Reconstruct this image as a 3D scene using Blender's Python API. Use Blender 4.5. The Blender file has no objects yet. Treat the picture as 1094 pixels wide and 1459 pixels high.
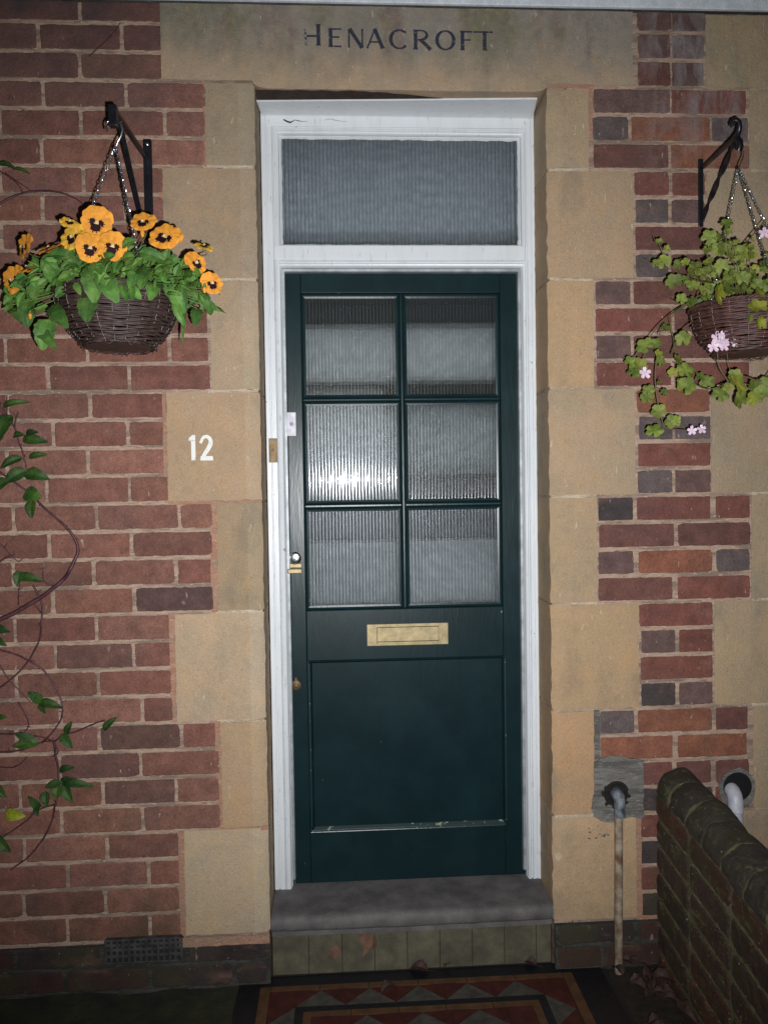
import bpy, bmesh, math, random
from mathutils import Vector, Matrix, noise
random.seed(11)
S = bpy.context.scene
# ------------------------------------------------------------------ camera
cam_d = bpy.data.cameras.new("camera")
cam = bpy.data.objects.new("camera", cam_d)
S.collection.objects.link(cam)
S.camera = cam
cam_d.sensor_fit = 'VERTICAL'
cam_d.sensor_height = 24.0
cam_d.lens = 1160 / 1459 * 24.0
cam_d.clip_start = 0.02
cam_d.clip_end = 500
Rv, Uv, Fv = Vector((0.9982, -0.05799, -0.01499)), Vector((0.01664, 0.02798, 0.99947)), Vector((0.05754, 0.99792, -0.0289))
CAM = Vector((0, -2.2795, 1.3874))
m3 = Matrix((Rv, Uv, -Fv)).transposed()
cam.matrix_world = Matrix.Translation(CAM) @ m3.to_4x4()
# ------------------------------------------------------------------ light: dusk sky, weak low sun, the camera's flash
W = bpy.data.worlds.new("World"); S.world = W; W.use_nodes = True
nt = W.node_tree
bg = nt.nodes['Background']
sky = nt.nodes.new('ShaderNodeTexSky'); sky.sky_type = 'NISHITA'; sky.sun_disc = False
sky.sun_elevation = math.radians(2); sky.sun_rotation = math.radians(60)
nt.links.new(sky.outputs[0], bg.inputs[0]); bg.inputs[1].default_value = 0.05
sd = bpy.data.lights.new("sun", 'SUN'); sd.energy = 0.05; sd.angle = math.radians(20); sd.color = (1, .9, .8)
so = bpy.data.objects.new("sun", sd); S.collection.objects.link(so)
so.rotation_euler = (math.radians(88), 0, math.radians(60 + 180))
fd = bpy.data.lights.new("camera_flash", 'SPOT'); fd.energy = 232; fd.shadow_soft_size = 0.009
fd.spot_size = math.radians(98); fd.spot_blend = 1.0; fd.color = (.97, .985, 1.0)
fo = bpy.data.objects.new("camera_flash", fd); S.collection.objects.link(fo)
fo.matrix_world = Matrix.Translation(CAM + Rv * 0.06 - Uv * 0.055) @ (Matrix((Rv, Uv, -Fv)).transposed().to_4x4() @ Matrix.Rotation(math.radians(4), 4, 'X'))
S.view_settings.view_transform = 'Standard'; S.view_settings.look = 'None'
S.view_settings.exposure = 0; S.view_settings.gamma = 1
S.cycles.max_bounces = 8; S.cycles.transparent_max_bounces = 16
try: S.cycles.use_denoising = True
except Exception: pass

# ------------------------------------------------------------------ node helpers
def mat(name):
    m = bpy.data.materials.new(name); m.use_nodes = True
    return m, m.node_tree, m.node_tree.nodes['Principled BSDF']
def N(t, kind, **kw):
    n = t.nodes.new('ShaderNode' + kind)
    for k, v in kw.items():
        if k in n.inputs.keys(): n.inputs[k].default_value = v
        else: setattr(n, k, v)
    return n
def coord(t, scale=(1, 1, 1)):
    g = N(t, 'NewGeometry'); mp = N(t, 'Mapping'); mp.inputs['Scale'].default_value = scale
    t.links.new(g.outputs['Position'], mp.inputs['Vector'])
    return mp.outputs[0]
def noi(t, scale, detail=4, rough=.55, sc=(1, 1, 1), dist=0):
    n = N(t, 'TexNoise'); n.inputs['Scale'].default_value = scale; n.inputs['Detail'].default_value = detail
    n.inputs['Roughness'].default_value = rough; n.inputs['Distortion'].default_value = dist
    t.links.new(coord(t, sc), n.inputs['Vector'])
    return n.outputs[0]
def ramp(t, fac, stops, interp='LINEAR'):
    r = N(t, 'ValToRGB'); r.color_ramp.interpolation = interp
    el = r.color_ramp.elements
    while len(el) < len(stops): el.new(0.5)
    for e, (p, c) in zip(el, stops):
        e.position = p; e.color = (c, c, c, 1) if not isinstance(c, tuple) else (*c[:3], 1)
    t.links.new(fac, r.inputs[0])
    return r.outputs[0]
def mix(t, fac, a, b, mode='MIX'):
    n = N(t, 'Mix'); n.data_type = 'RGBA'; n.blend_type = mode
    for i, v in ((0, fac), (6, a), (7, b)):
        if hasattr(v, 'type') and hasattr(v, 'is_output'): t.links.new(v, n.inputs[i])
        elif i == 0: n.inputs[0].default_value = v
        else: n.inputs[i].default_value = (*v[:3], 1)
    return n.outputs[2]
def bump(t, p, h, strength=.5, dist=.002):
    b = N(t, 'Bump'); b.inputs['Strength'].default_value = strength; b.inputs['Distance'].default_value = dist
    t.links.new(h, b.inputs['Height']); t.links.new(b.outputs[0], p.inputs['Normal'])
    return b
def vcol(t):
    a = N(t, 'VertexColor'); a.layer_name = 'col'; return a.outputs[0]
def setp(p, **kw):
    for k, v in kw.items():
        k = k.replace('_', ' ')
        p.inputs[k].default_value = (*v, 1) if isinstance(v, tuple) and len(v) == 3 else v
def math_(t, op, a, b):
    n = N(t, 'Math'); n.operation = op
    for i, v in ((0, a), (1, b)):
        if hasattr(v, 'is_output'): t.links.new(v, n.inputs[i])
        else: n.inputs[i].default_value = v
    return n.outputs[0]

M = {}
# brick: colour per brick from the mesh, fired-clay mottling, small white scuffs
m, t, p = mat('brick'); M['brick'] = m
c = mix(t, ramp(t, noi(t, 22, 5), [(.32, .74), (.7, 1.2)]), (0, 0, 0), vcol(t), 'MIX')
c = mix(t, 1.0, vcol(t), ramp(t, noi(t, 24, 5, .6), [(.3, .72), (.72, 1.32)]), 'MULTIPLY')
c = mix(t, ramp(t, noi(t, 13, 4, .6, (.6, 1, 1.4)), [(.56, 0.), (.72, .5)]), c, (.30, .15, .11))
c = mix(t, 1.0, c, ramp(t, noi(t, 260, 3, .7), [(.3, .72), (.7, 1.28)]), 'MULTIPLY')
c = mix(t, ramp(t, noi(t, 48, 3, .5, (1, 1, .45)), [(.70, 0.), (.76, .55)]), c, (.42, .33, .28))
c = mix(t, ramp(t, noi(t, 90, 2, .5, (1.2, 1, .35), .4), [(.73, 0.), (.76, .7)]), c, (.55, .5, .44))
c = mix(t, ramp(t, noi(t, 6.5, 4, .6), [(.5, 0.), (.75, .35)]), c, (.10, .075, .075))
g_ = N(t, 'NewGeometry'); sx = N(t, 'SeparateXYZ'); t.links.new(g_.outputs['Position'], sx.inputs[0])
def band(o, lo, hi): return ramp(t, math_(t, 'MULTIPLY', math_(t, 'SUBTRACT', o, lo), 1 / (hi - lo)), [(0., 0.), (1., 1.)])
# limewash smears high on the right-hand panel, blackish purple tone at the top left
sm_ = math_(t, 'MULTIPLY', math_(t, 'MULTIPLY', band(sx.outputs[2], 2.22, 2.5), band(sx.outputs[0], .84, .93)), ramp(t, noi(t, 20, 4, .6, (1.3, 1, .45), .6), [(.42, 0.), (.66, .75)]))
c = mix(t, sm_, c, (.31, .275, .28))
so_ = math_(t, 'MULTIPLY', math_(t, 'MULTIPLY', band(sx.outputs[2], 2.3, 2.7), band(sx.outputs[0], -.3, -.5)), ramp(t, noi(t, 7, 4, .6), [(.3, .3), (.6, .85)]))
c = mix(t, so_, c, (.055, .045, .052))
c = mix(t, ramp(t, noi(t, 210, 3, .6), [(.60, 0.), (.68, .55)]), c, (.07, .035, .03))
c = mix(t, ramp(t, noi(t, 34, 4, .7, (1, 1, 1.3)), [(.62, 0.), (.72, .45)]), c, (.10, .06, .05))
ms_ = math_(t, 'MULTIPLY', band(sx.outputs[2], .42, .14), ramp(t, noi(t, 5, 4, .6), [(.42, 0.), (.62, .7)]))
c = mix(t, ms_, c, (.055, .05, .022))
t.links.new(c, p.inputs['Base Color']); setp(p, Roughness=.85)
bump(t, p, noi(t, 110, 7, .75), .95, .0042)
# mortar
def mortar(name, a, b, g):
    m, t, p = mat(name); M[name] = m
    c = mix(t, ramp(t, noi(t, 45, 4, .6, (.5, 1, 1.6)), [(.40, 0.), (.62, 1.)]), a, b)
    c = mix(t, ramp(t, noi(t, 14, 4, .6, (.25, 1, 2.2)), [(.48, 0.), (.58, .85)]), c, g)
    c = mix(t, ramp(t, noi(t, 70, 3, .6, (.35, 1, 2.6)), [(.56, 0.), (.62, .7)]), c, tuple(v * .8 for v in g))
    c = mix(t, ramp(t, noi(t, 110, 2, .6, (.5, 1, 1.5)), [(.60, 0.), (.66, .7)]), c, tuple(min(1, v * 1.25) for v in b))
    c = mix(t, 1.0, c, ramp(t, noi(t, 400, 3, .7), [(.3, .7), (.7, 1.3)]), 'MULTIPLY')
    t.links.new(c, p.inputs['Base Color']); setp(p, Roughness=.95)
    bump(t, p, noi(t, 220, 5, .75), .9, .003)
mortar('mortar', (.42, .28, .21), (.50, .365, .275), (.23, .165, .13))
mortar('pink_mortar', (.40, .20, .125), (.46, .26, .18), (.36, .24, .17))
mortar('pale_mortar', (.52, .42, .31), (.60, .50, .38), (.38, .29, .2))
mortar('cement', (.17, .155, .14), (.22, .21, .19), (.10, .095, .09))
mortar('dark_cement', (.05, .048, .042), (.075, .07, .06), (.03, .032, .022))
# sandstone: colour tint from the mesh, iron-rich clouds, green-grey weathering, tooling scuffs
def stone(name, lint=False):
    m, t, p = mat(name); M[name] = m
    c = mix(t, ramp(t, noi(t, 4.2, 5, .55), [(.36, 0.), (.66, 1.)]), (.40, .298, .215), (.50, .345, .225))
    c = mix(t, ramp(t, noi(t, 9, 4, .6), [(.45, 0.), (.75, .55)]), c, (.36, .30, .232))
    c = mix(t, ramp(t, noi(t, 2.2, 5, .7), [(.47, 0.), (.66, .8)]), c, (.315, .25, .172))
    c = mix(t, ramp(t, noi(t, 15, 5, .7, (1, 1, .6)), [(.53, 0.), (.70, .75)]), c, (.49, .32, .18))
    if lint:
        sx = N(t, 'SeparateXYZ'); g = N(t, 'NewGeometry'); t.links.new(g.outputs['Position'], sx.inputs[0])
        up = ramp(t, math_(t, 'ADD', math_(t, 'MULTIPLY', math_(t, 'SUBTRACT', sx.outputs[2], 2.50), 3.6), math_(t, 'MULTIPLY', math_(t, 'SUBTRACT', noi(t, 6, 4, .6, (1, 1, .35)), .5), 1.3)), [(.12, 0.), (.5, 1.)])
        c = mix(t, up, c, (.27, .245, .215))
        drip = ramp(t, noi(t, 9, 3, .5, (1.4, 1, .28)), [(.50, 0.), (.60, .85)])
        c = mix(t, math_(t, 'MULTIPLY', drip, up), c, (.20, .145, .14))
        gr = ramp(t, noi(t, 5, 4, .6, (1, 1, .5)), [(.48, 0.), (.62, .9)])
        c = mix(t, math_(t, 'MULTIPLY', gr, up), c, (.15, .15, .075))
        c = mix(t, ramp(t, noi(t, 17, 4, .6, (1, 1, 1.5)), [(.6, 0.), (.72, .4)]), c, (.42, .23, .09))
    c = mix(t, ramp(t, noi(t, 38, 5, .65), [(.35, .0), (.8, .5)]), c, (.50, .385, .265))
    c = mix(t, ramp(t, noi(t, 5.5, 4, .6, (1, 1, .6)), [(.56, 0.), (.68, .55)]), c, (.24, .21, .17))
    c = mix(t, 1.0, c, vcol(t), 'MULTIPLY')
    c = mix(t, 1.0, c, ramp(t, noi(t, 520, 3, .8), [(.28, .62), (.72, 1.36)]), 'MULTIPLY')
    c = mix(t, ramp(t, noi(t, 75, 2, .5, (1.3, 1, .32), .5), [(.715, 0.), (.74, .8)]), c, (.60, .52, .40))
    c = mix(t, ramp(t, noi(t, 120, 2, .5, (1, 1, 1)), [(.74, 0.), (.77, .7)]), c, (.12, .08, .05))
    t.links.new(c, p.inputs['Base Color']); setp(p, Roughness=.9)
    b0 = bump(t, p, noi(t, 95, 8, .75), .95, .0038)
    b1 = N(t, 'Bump'); b1.inputs['Strength'].default_value = .6; b1.inputs['Distance'].default_value = .0016
    t.links.new(noi(t, 150, 3, .6, (1, 1, .10), .3), b1.inputs['Height']); t.links.new(b1.outputs[0], b0.inputs['Normal'])
stone('sandstone'); stone('lintel_stone', True)
# painted wood, white, hand painted with hairline cracks and dirt
m, t, p = mat('white_paint'); M['white_paint'] = m
c = mix(t, ramp(t, noi(t, 30, 4, .6, (1, 1, .2)), [(.45, 0.), (.7, .5)]), (.74, .77, .80), (.62, .655, .68))
c = mix(t, ramp(t, noi(t, 160, 3, .5, (1, 1, .15)), [(.66, 0.), (.72, .6)]), c, (.42, .40, .40))
c = mix(t, ramp(t, noi(t, 55, 3, .5), [(.72, 0.), (.75, .8)]), c, (.34, .26, .24))
t.links.new(c, p.inputs['Base Color']); setp(p, Roughness=.34)
bump(t, p, noi(t, 70, 5, .6, (1, 1, .18)), .5, .0016)
m, t, p = mat('soffit_paint'); M['soffit_paint'] = m
c = mix(t, ramp(t, noi(t, 12, 4, .6), [(.45, 0.), (.7, .5)]), (.60, .66, .74), (.5, .55, .6))
t.links.new(c, p.inputs['Base Color']); setp(p, Roughness=.6); bump(t, p, noi(t, 60, 5), .4, .001)
# dark green gloss door paint
m, t, p = mat('green_paint'); M['green_paint'] = m
c = mix(t, ramp(t, noi(t, 9, 4, .6), [(.4, 0.), (.7, 1.)]), (.0050, .0182, .0218), (.0078, .0258, .0300))
c = mix(t, ramp(t, noi(t, 75, 2, .5, (.8, 1, .5)), [(.795, 0.), (.80, .9)]), c, (.24, .28, .22))
t.links.new(c, p.inputs['Base Color']); setp(p, Roughness=.30); p.inputs['Specular IOR Level'].default_value = .32
bump(t, p, noi(t, 70, 5, .65, (1, 1, .14)), .55, .0009)
m, t, p = mat('chipped_paint'); M['chipped_paint'] = m
c = mix(t, ramp(t, noi(t, 55, 4, .6, (1, 1, .8)), [(.615, 0.), (.65, 1.)]), (.010, .030, .032), (.30, .33, .24))
t.links.new(c, p.inputs['Base Color']); setp(p, Roughness=.5)
m, t, p = mat('dark_gap'); M['gap'] = m
setp(p, Base_Color=(.02, .015, .012), Roughness=1.0)  # near-black for joints, cracks, slots and sealant
def plain(name, col, rough=.5, metal=0., var=.25, bs=0, bd=.001, ns=40, b2=None):
    m, t, p = mat(name); M[name] = m
    c = mix(t, ramp(t, noi(t, ns, 4, .6), [(.35, 0.), (.68, 1.)]), tuple(v * (1 - var) for v in col), b2 or tuple(min(1, v * (1 + var)) for v in col))
    if bs and not metal: c = mix(t, 1.0, c, ramp(t, noi(t, 420, 3, .8), [(.3, .7), (.7, 1.3)]), 'MULTIPLY')
    t.links.new(c, p.inputs['Base Color']); setp(p, Roughness=rough, Metallic=metal)
    if bs: bump(t, p, noi(t, bs, 5, .65), .6, bd)
    return m
plain('brass', (.34, .27, .15), .5, .6, .2, 120, .0004)
plain('old_brass', (.15, .10, .05), .5, .6, .35, 140, .0006)
plain('chrome', (.75, .76, .78), .18, 1.0, .1)
plain('seal_metal', (.34, .36, .38), .5, .4, .25, 200, .0008, 25)
plain('black_iron', (.010, .010, .014), .32, .0, .4, 260, .0005)
plain('galvanised', (.62, .66, .72), .25, 1.0, .2)
plain('plastic_white', (.62, .60, .68), .4)
plain('plastic_grey', (.30, .30, .32), .4)
plain('pipe_white', (.52, .52, .58), .45, 0, .12, 70, .0015)
plain('pipe_rust', (.24, .13, .07), .8, 0, .4, 90, .001, 30, (.40, .33, .25))
plain('pipe_grey', (.08, .10, .13), .6, 0, .5, 70, .002, 45, (.26, .29, .32))
plain('void', (.004, .004, .005), .9)
plain('wicker', (0.0527, 0.0298, 0.0260), .6, 0, .45, 300, .0008, 60)
plain('wicker_red', (0.0805, 0.0336, 0.0280), .55, 0, .45, 300, .0008, 60)
plain('stake', (.27, .25, .24), .6)
plain('fascia_paint', (.74, .79, .85), .6, 0, .12, 60, .001)
plain('soil', (.03, .02, .014), .95, 0, .4, 120, .006)
plain('liner', (.015, .03, .03), .4)
plain('vine_stem', (.085, .03, .04), .5, 0, .4)
plain('green_stem', (.14, .16, .05), .5, 0, .35, 0, 0, 60, (.17, .09, .05))
plain('dead_leaf', (0.0440, 0.0200, 0.0140), .7, 0, .4, 90, .001)
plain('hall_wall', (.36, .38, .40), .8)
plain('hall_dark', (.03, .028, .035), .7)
plain('soffit_shade', (.045, .027, .020), .95, 0, .4)
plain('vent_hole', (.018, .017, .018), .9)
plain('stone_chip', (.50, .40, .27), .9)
plain('band_pale', (.80, .82, .82), .8)
plain('band_mid', (.60, .63, .64), .8)
plain('band_dim', (.34, .34, .36), .8)
plain('doorstep_stone', (.135, .124, .122), .8, 0, .3, 90, .0022, 14)
plain('tile_olive', (.11, .10, .066), .55, 0, .3, 60, .001, 20)
plain('terracotta', (.18, .09, .06), .8, 0, .3)
plain('tile_black', (0.0086, 0.0086, 0.0115), .55, 0, .3, 80, .001)
plain('tile_red', (0.0675, 0.0126, 0.0090), .6, 0, .35, 80, .001, 25)
plain('tile_buff', (0.1125, 0.0518, 0.0225), .6, 0, .25, 80, .001, 25)
plain('tile_grey', (0.0768, 0.0696, 0.0576), .65, 0, .35, 80, .001, 30)
plain('flagstone', (.034, .033, .026), .9, 0, .5, 60, .006, 12, (.042, .046, .018))
plain('iron_vent', (.055, .05, .052), .7, 0, .5, 150, .001)
# mossy old brick of the boundary wall
m, t, p = mat('mossy_brick'); M['mossy_brick'] = m
c = mix(t, 1.0, vcol(t), ramp(t, noi(t, 30, 5, .65), [(.3, .5), (.72, 1.5)]), 'MULTIPLY')
c = mix(t, ramp(t, noi(t, 11, 5, .65), [(.46, 0.), (.68, .8)]), c, (.036, .036, .015))
c = mix(t, ramp(t, noi(t, 27, 5, .7), [(.56, 0.), (.66, .7)]), c, (.09, .095, .035))
c = mix(t, ramp(t, noi(t, 60, 3, .6), [(.62, 0.), (.72, .6)]), c, (.13, .13, .08))
c = mix(t, ramp(t, noi(t, 16, 5, .7, (1, .6, 1.4)), [(.60, 0.), (.66, .8)]), c, (.12, .13, .05))
c = mix(t, ramp(t, noi(t, 130, 2, .5), [(.735, 0.), (.75, 1.)]), c, (.50, .52, .48))
t.links.new(c, p.inputs['Base Color']); setp(p, Roughness=.75)
bump(t, p, noi(t, 80, 7, .75), 1.0, .006)
m, t, p = mat('mossy_mortar'); M['mossy_mortar'] = m
c = mix(t, ramp(t, noi(t, 25, 5, .6), [(.4, 0.), (.6, 1.)]), (.17, .15, .085), (.10, .10, .04))
c = mix(t, ramp(t, noi(t, 110, 2, .5), [(.66, 0.), (.69, 1.)]), c, (.42, .42, .36))
t.links.new(c, p.inputs['Base Color']); setp(p, Roughness=.9); bump(t, p, noi(t, 120, 6, .75), 1, .004)
# worn sign-writer's paint
def worn(name, col, lo, hi, sc=60, rest=0.):
    m, t, p = mat(name); M[name] = m
    setp(p, Base_Color=col, Roughness=.6)
    tr = N(t, 'BsdfTransparent'); mx = N(t, 'MixShader')
    t.links.new(ramp(t, noi(t, sc, 4, .65), [(lo, rest), (hi, 1.)]), mx.inputs[0])
    t.links.new(tr.outputs[0], mx.inputs[1]); t.links.new(p.outputs[0], mx.inputs[2])
    t.links.new(mx.outputs[0], t.nodes['Material Output'].inputs[0])
worn('letter_paint', (.028, .03, .055), .36, .46, 130, .25)
worn('letter_paint_worn', (.06, .055, .07), .50, .60, 110)
worn('number_paint', (.85, .85, .80), .30, .42, 120, .6)
worn('number_mist', (.75, .72, .62), .45, .75, 200)
# leaves
def leafmat(name, a, b, vein, spec=.30, ns=26):
    m, t, p = mat(name); M[name] = m
    c = mix(t, ramp(t, noi(t, ns, 3, .5), [(.38, 0.), (.62, 1.)]), a, b)
    c = mix(t, 1.0, c, vcol(t), 'MULTIPLY')
    c = mix(t, ramp(t, noi(t, 300, 2, .5), [(.55, 0.), (.7, .25)]), c, vein)
    t.links.new(c, p.inputs['Base Color']); setp(p, Roughness=.55)
    p.inputs['Specular IOR Level'].default_value = spec
    bump(t, p, noi(t, 140, 3, .5), .5, .0015)
leafmat('pansy_leaf', (.045, .115, .022), (.10, .20, .038), (.14, .26, .07))
leafmat('vine_leaf', (.016, .046, .011), (.042, .088, .016), (.10, .18, .03))
leafmat('yellow_leaf', (.15, .18, .02), (.24, .25, .03), (.35, .35, .05))
leafmat('ger_leaf', (.095, .13, .022), (.19, .225, .045), (.28, .32, .09))
leafmat('stem_leaf', (.12, .2, .05), (.16, .24, .06), (.2, .3, .08))
m, t, p = mat('petal'); M['petal'] = m
c = mix(t, 1.0, vcol(t), ramp(t, noi(t, 120, 3, .5), [(.35, .86), (.65, 1.1)]), 'MULTIPLY')
t.links.new(c, p.inputs['Base Color']); setp(p, Roughness=.7)
p.inputs['Specular IOR Level'].default_value = .2
# reeded glass: grey sheen of fine surface grain over a see-through core
def glassmat(name, tint, dust, sparkle, thru=.4, streak=.05):
    m, t, p = mat(name); M[name] = m
    tr = N(t, 'BsdfTransparent'); tr.inputs[0].default_value = (*tint, 1)
    rf = N(t, 'BsdfRefraction'); rf.inputs['Roughness'].default_value = .13; rf.inputs['IOR'].default_value = 1.30; rf.inputs[0].default_value = (*tint, 1)
    g1 = N(t, 'BsdfGlossy'); g1.inputs['Roughness'].default_value = .05; g1.inputs[0].default_value = (.95, .98, 1, 1)
    g2 = N(t, 'BsdfGlossy'); g2.inputs['Roughness'].default_value = .22; g2.inputs[0].default_value = (.85, .9, .95, 1)
    b = N(t, 'Bump'); b.inputs['Strength'].default_value = 1; b.inputs['Distance'].default_value = .00035
    t.links.new(noi(t, 520, 1, .5), b.inputs['Height'])
    t.links.new(b.outputs[0], g2.inputs['Normal'])
    df = N(t, 'BsdfDiffuse'); df.inputs[0].default_value = (.50, .58, .64, 1)
    m0 = N(t, 'MixShader'); m0.inputs[0].default_value = 1 - thru
    t.links.new(tr.outputs[0], m0.inputs[1]); t.links.new(rf.outputs[0], m0.inputs[2])
    m1 = N(t, 'MixShader'); m1.inputs[0].default_value = dust
    t.links.new(m0.outputs[0], m1.inputs[1]); t.links.new(df.outputs[0], m1.inputs[2])
    m2 = N(t, 'MixShader'); m2.inputs[0].default_value = sparkle
    t.links.new(m1.outputs[0], m2.inputs[1]); t.links.new(g2.outputs[0], m2.inputs[2])
    m3_ = N(t, 'MixShader'); m3_.inputs[0].default_value = streak
    t.links.new(m2.outputs[0], m3_.inputs[1]); t.links.new(g1.outputs[0], m3_.inputs[2])
    t.links.new(m3_.outputs[0], t.nodes['Material Output'].inputs[0])
glassmat('reeded_glass', (.86, .91, .94), .03, .020, .4, .17)
glassmat('light_glass', (.74, .80, .84), .07, .012)
glassmat('reeded_glass_edge', (.55, .58, .60), .02, .03, .4, .02)
glassmat('light_glass_edge', (.42, .47, .52), .03, .02)

# ------------------------------------------------------------------ mesh helpers
class MB:
    def __init__(s): s.v = []; s.f = []; s.mi = []; s.c = []; s.ms = []
    def m(s, name):
        if name not in s.ms: s.ms.append(name)
        return s.ms.index(name)
    def add(s, vs, fs, mname, col=(1, 1, 1)):
        o = len(s.v); k = s.m(mname)
        s.v += [tuple(v) for v in vs]
        for f in fs: s.f.append([o + i for i in f]); s.mi.append(k); s.c.append(col)
    def box(s, x0, x1, y0, y1, z0, z1, mname, col=(1, 1, 1)):
        vs = [(x, y, z) for x in (x0, x1) for y in (y0, y1) for z in (z0, z1)]
        s.add(vs, [(0, 1, 3, 2), (4, 6, 7, 5), (0, 4, 5, 1), (2, 3, 7, 6), (0, 2, 6, 4), (1, 5, 7, 3)], mname, col)
    def tube(s, pts, r0, r1, mname, n=6, col=(1, 1, 1), flat=None, cap=True):
        pts = [Vector(q) for q in pts]; rings = []
        up = Vector((0.13, .37, .92)).normalized()
        L = len(pts)
        for i, q in enumerate(pts):
            d = (pts[min(i + 1, L - 1)] - pts[max(i - 1, 0)])
            d = d.normalized() if d.length > 1e-9 else Vector((0, 0, 1))
            a = d.cross(up)
            if a.length < 1e-3: a = d.cross(Vector((1, 0, 0)))
            a.normalize(); b = a.cross(d).normalized(); up = b
            r = r0 + (r1 - r0) * i / max(1, L - 1)
            rings.append([q + (a * math.cos(2 * math.pi * k / n) + b * math.sin(2 * math.pi * k / n)) * r for k in range(n)])
        vs = [v for rg in rings for v in rg]
        fs = [(i * n + k, i * n + (k + 1) % n, (i + 1) * n + (k + 1) % n, (i + 1) * n + k) for i in range(L - 1) for k in range(n)]
        if cap: fs += [tuple(range(n))[::-1], tuple((L - 1) * n + k for k in range(n))]
        s.add(vs, fs, mname, col)
    def lathe(s, prof, c, mname, n=24, axis='z', col=(1, 1, 1)):
        vs = []; L = len(prof)
        for (r, h) in prof:
            for k in range(n):
                a = 2 * math.pi * k / n
                if axis == 'z': vs.append((c[0] + r * math.cos(a), c[1] + r * math.sin(a), c[2] + h))
                else: vs.append((c[0] + r * math.cos(a), c[1] + h, c[2] + r * math.sin(a)))
        fs = [(i * n + k, i * n + (k + 1) % n, (i + 1) * n + (k + 1) % n, (i + 1) * n + k) for i in range(L - 1) for k in range(n)]
        fs += [tuple(range(n)), tuple((L - 1) * n + k for k in range(n))]
        s.add(vs, fs, mname, col)
    def build(s, name, parent=None, smooth=False, bevel=0, label=None, kind=None, segs=2, auto=None):
        loc = parent_loc(parent)
        me = bpy.data.meshes.new(name)
        me.from_pydata([(v[0] - loc[0], v[1] - loc[1], v[2] - loc[2]) for v in s.v], [], s.f)
        for k in s.ms: me.materials.append(M[k])
        me.polygons.foreach_set('material_index', s.mi)
        ca = me.color_attributes.new('col', 'FLOAT_COLOR', 'CORNER')
        arr = []
        for q, col in zip(me.polygons, s.c): arr += [col[0], col[1], col[2], 1.0] * q.loop_total
        ca.data.foreach_set('color', arr)
        me.validate()
        bm = bmesh.new(); bm.from_mesh(me); bmesh.ops.recalc_face_normals(bm, faces=bm.faces) if not getattr(s, 'keep', 0) else None
        bm.to_mesh(me); bm.free()
        if smooth or auto: me.polygons.foreach_set('use_smooth', [True] * len(me.polygons))
        o = bpy.data.objects.new(name, me); S.collection.objects.link(o)
        if parent: o.parent = parent
        if bevel:
            b = o.modifiers.new('bevel', 'BEVEL'); b.width = bevel; b.segments = segs; b.limit_method = 'ANGLE'; b.angle_limit = math.radians(40)
        if auto:
            try: me.set_sharp_from_angle(angle=math.radians(auto))
            except Exception: pass
        if label: o['label'] = label
        if kind: o['kind'] = kind
        return o
def parent_loc(p):
    l = Vector((0, 0, 0))
    while p: l += p.location; p = p.parent
    return l
def thing(name, loc, label, cat, group=None):
    o = bpy.data.objects.new(name, None); S.collection.objects.link(o); o.location = loc; o.empty_display_size = .05
    o['label'] = label; o['category'] = cat
    if group: o['group'] = group
    return o
def tag(o, label, cat, group=None):
    o['label'] = label; o['category'] = cat
    if group: o['group'] = group
    return o
def jit(c, a): 
    k = 1 + random.uniform(-a, a); return tuple(max(0, v * k * (1 + random.uniform(-a, a) * .25)) for v in c)
def brick(mb, x0, x1, z0, z1, y, col, mname='brick', rag=.0013, rnd=None, fn=None):
    """one brick face with a slightly ragged outline, standing proud of the mortar"""
    r = rnd if rnd is not None else random.choice([.001, .0012, .0015, .002, .002, .003, .0045])
    pts = []
    def side(a, b):
        n = max(2, int(math.hypot(b[0] - a[0], b[1] - a[1]) / .009)); 
        for i in range(n): pts.append((a[0] + (b[0] - a[0]) * i / n, a[1] + (b[1] - a[1]) * i / n))
    side((x0 + r, z0), (x1 - r, z0)); side((x1, z0 + r), (x1, z1 - r)); side((x1 - r, z1), (x0 + r, z1)); side((x0, z1 - r), (x0, z0 + r))
    n = len(pts); cx, cz = (x0 + x1) / 2, (z0 + z1) / 2; hx, hz = (x1 - x0) / 2, (z1 - z0) / 2
    sd_ = random.random() * 100
    P = []
    for (x, z) in pts:
        dx = noise.noise((x * 95, z * 95, sd_)) * rag * 1.6 + random.uniform(-rag, rag) * .5
        dz = noise.noise((x * 95, z * 95, sd_ + 9)) * rag * 1.6 + random.uniform(-rag, rag) * .5
        P.append((x + dx, z + dz))
    vs = [(x, y + .006, z) for x, z in P] + [(x, y + .0012, z) for x, z in P]
    vs += [(cx + (x - cx) * (1 - .0022 / hx), y, cz + (z - cz) * (1 - .0022 / hz)) for x, z in P]
    fs = [(i, (i + 1) % n, n + (i + 1) % n, n + i) for i in range(n)] + [(n + i, n + (i + 1) % n, 2 * n + (i + 1) % n, 2 * n + i) for i in range(n)]
    fs.append(tuple(2 * n + i for i in range(n)))
    if fn: vs = [fn(v) for v in vs]
    mb.add(vs, fs, mname, col)
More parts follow.
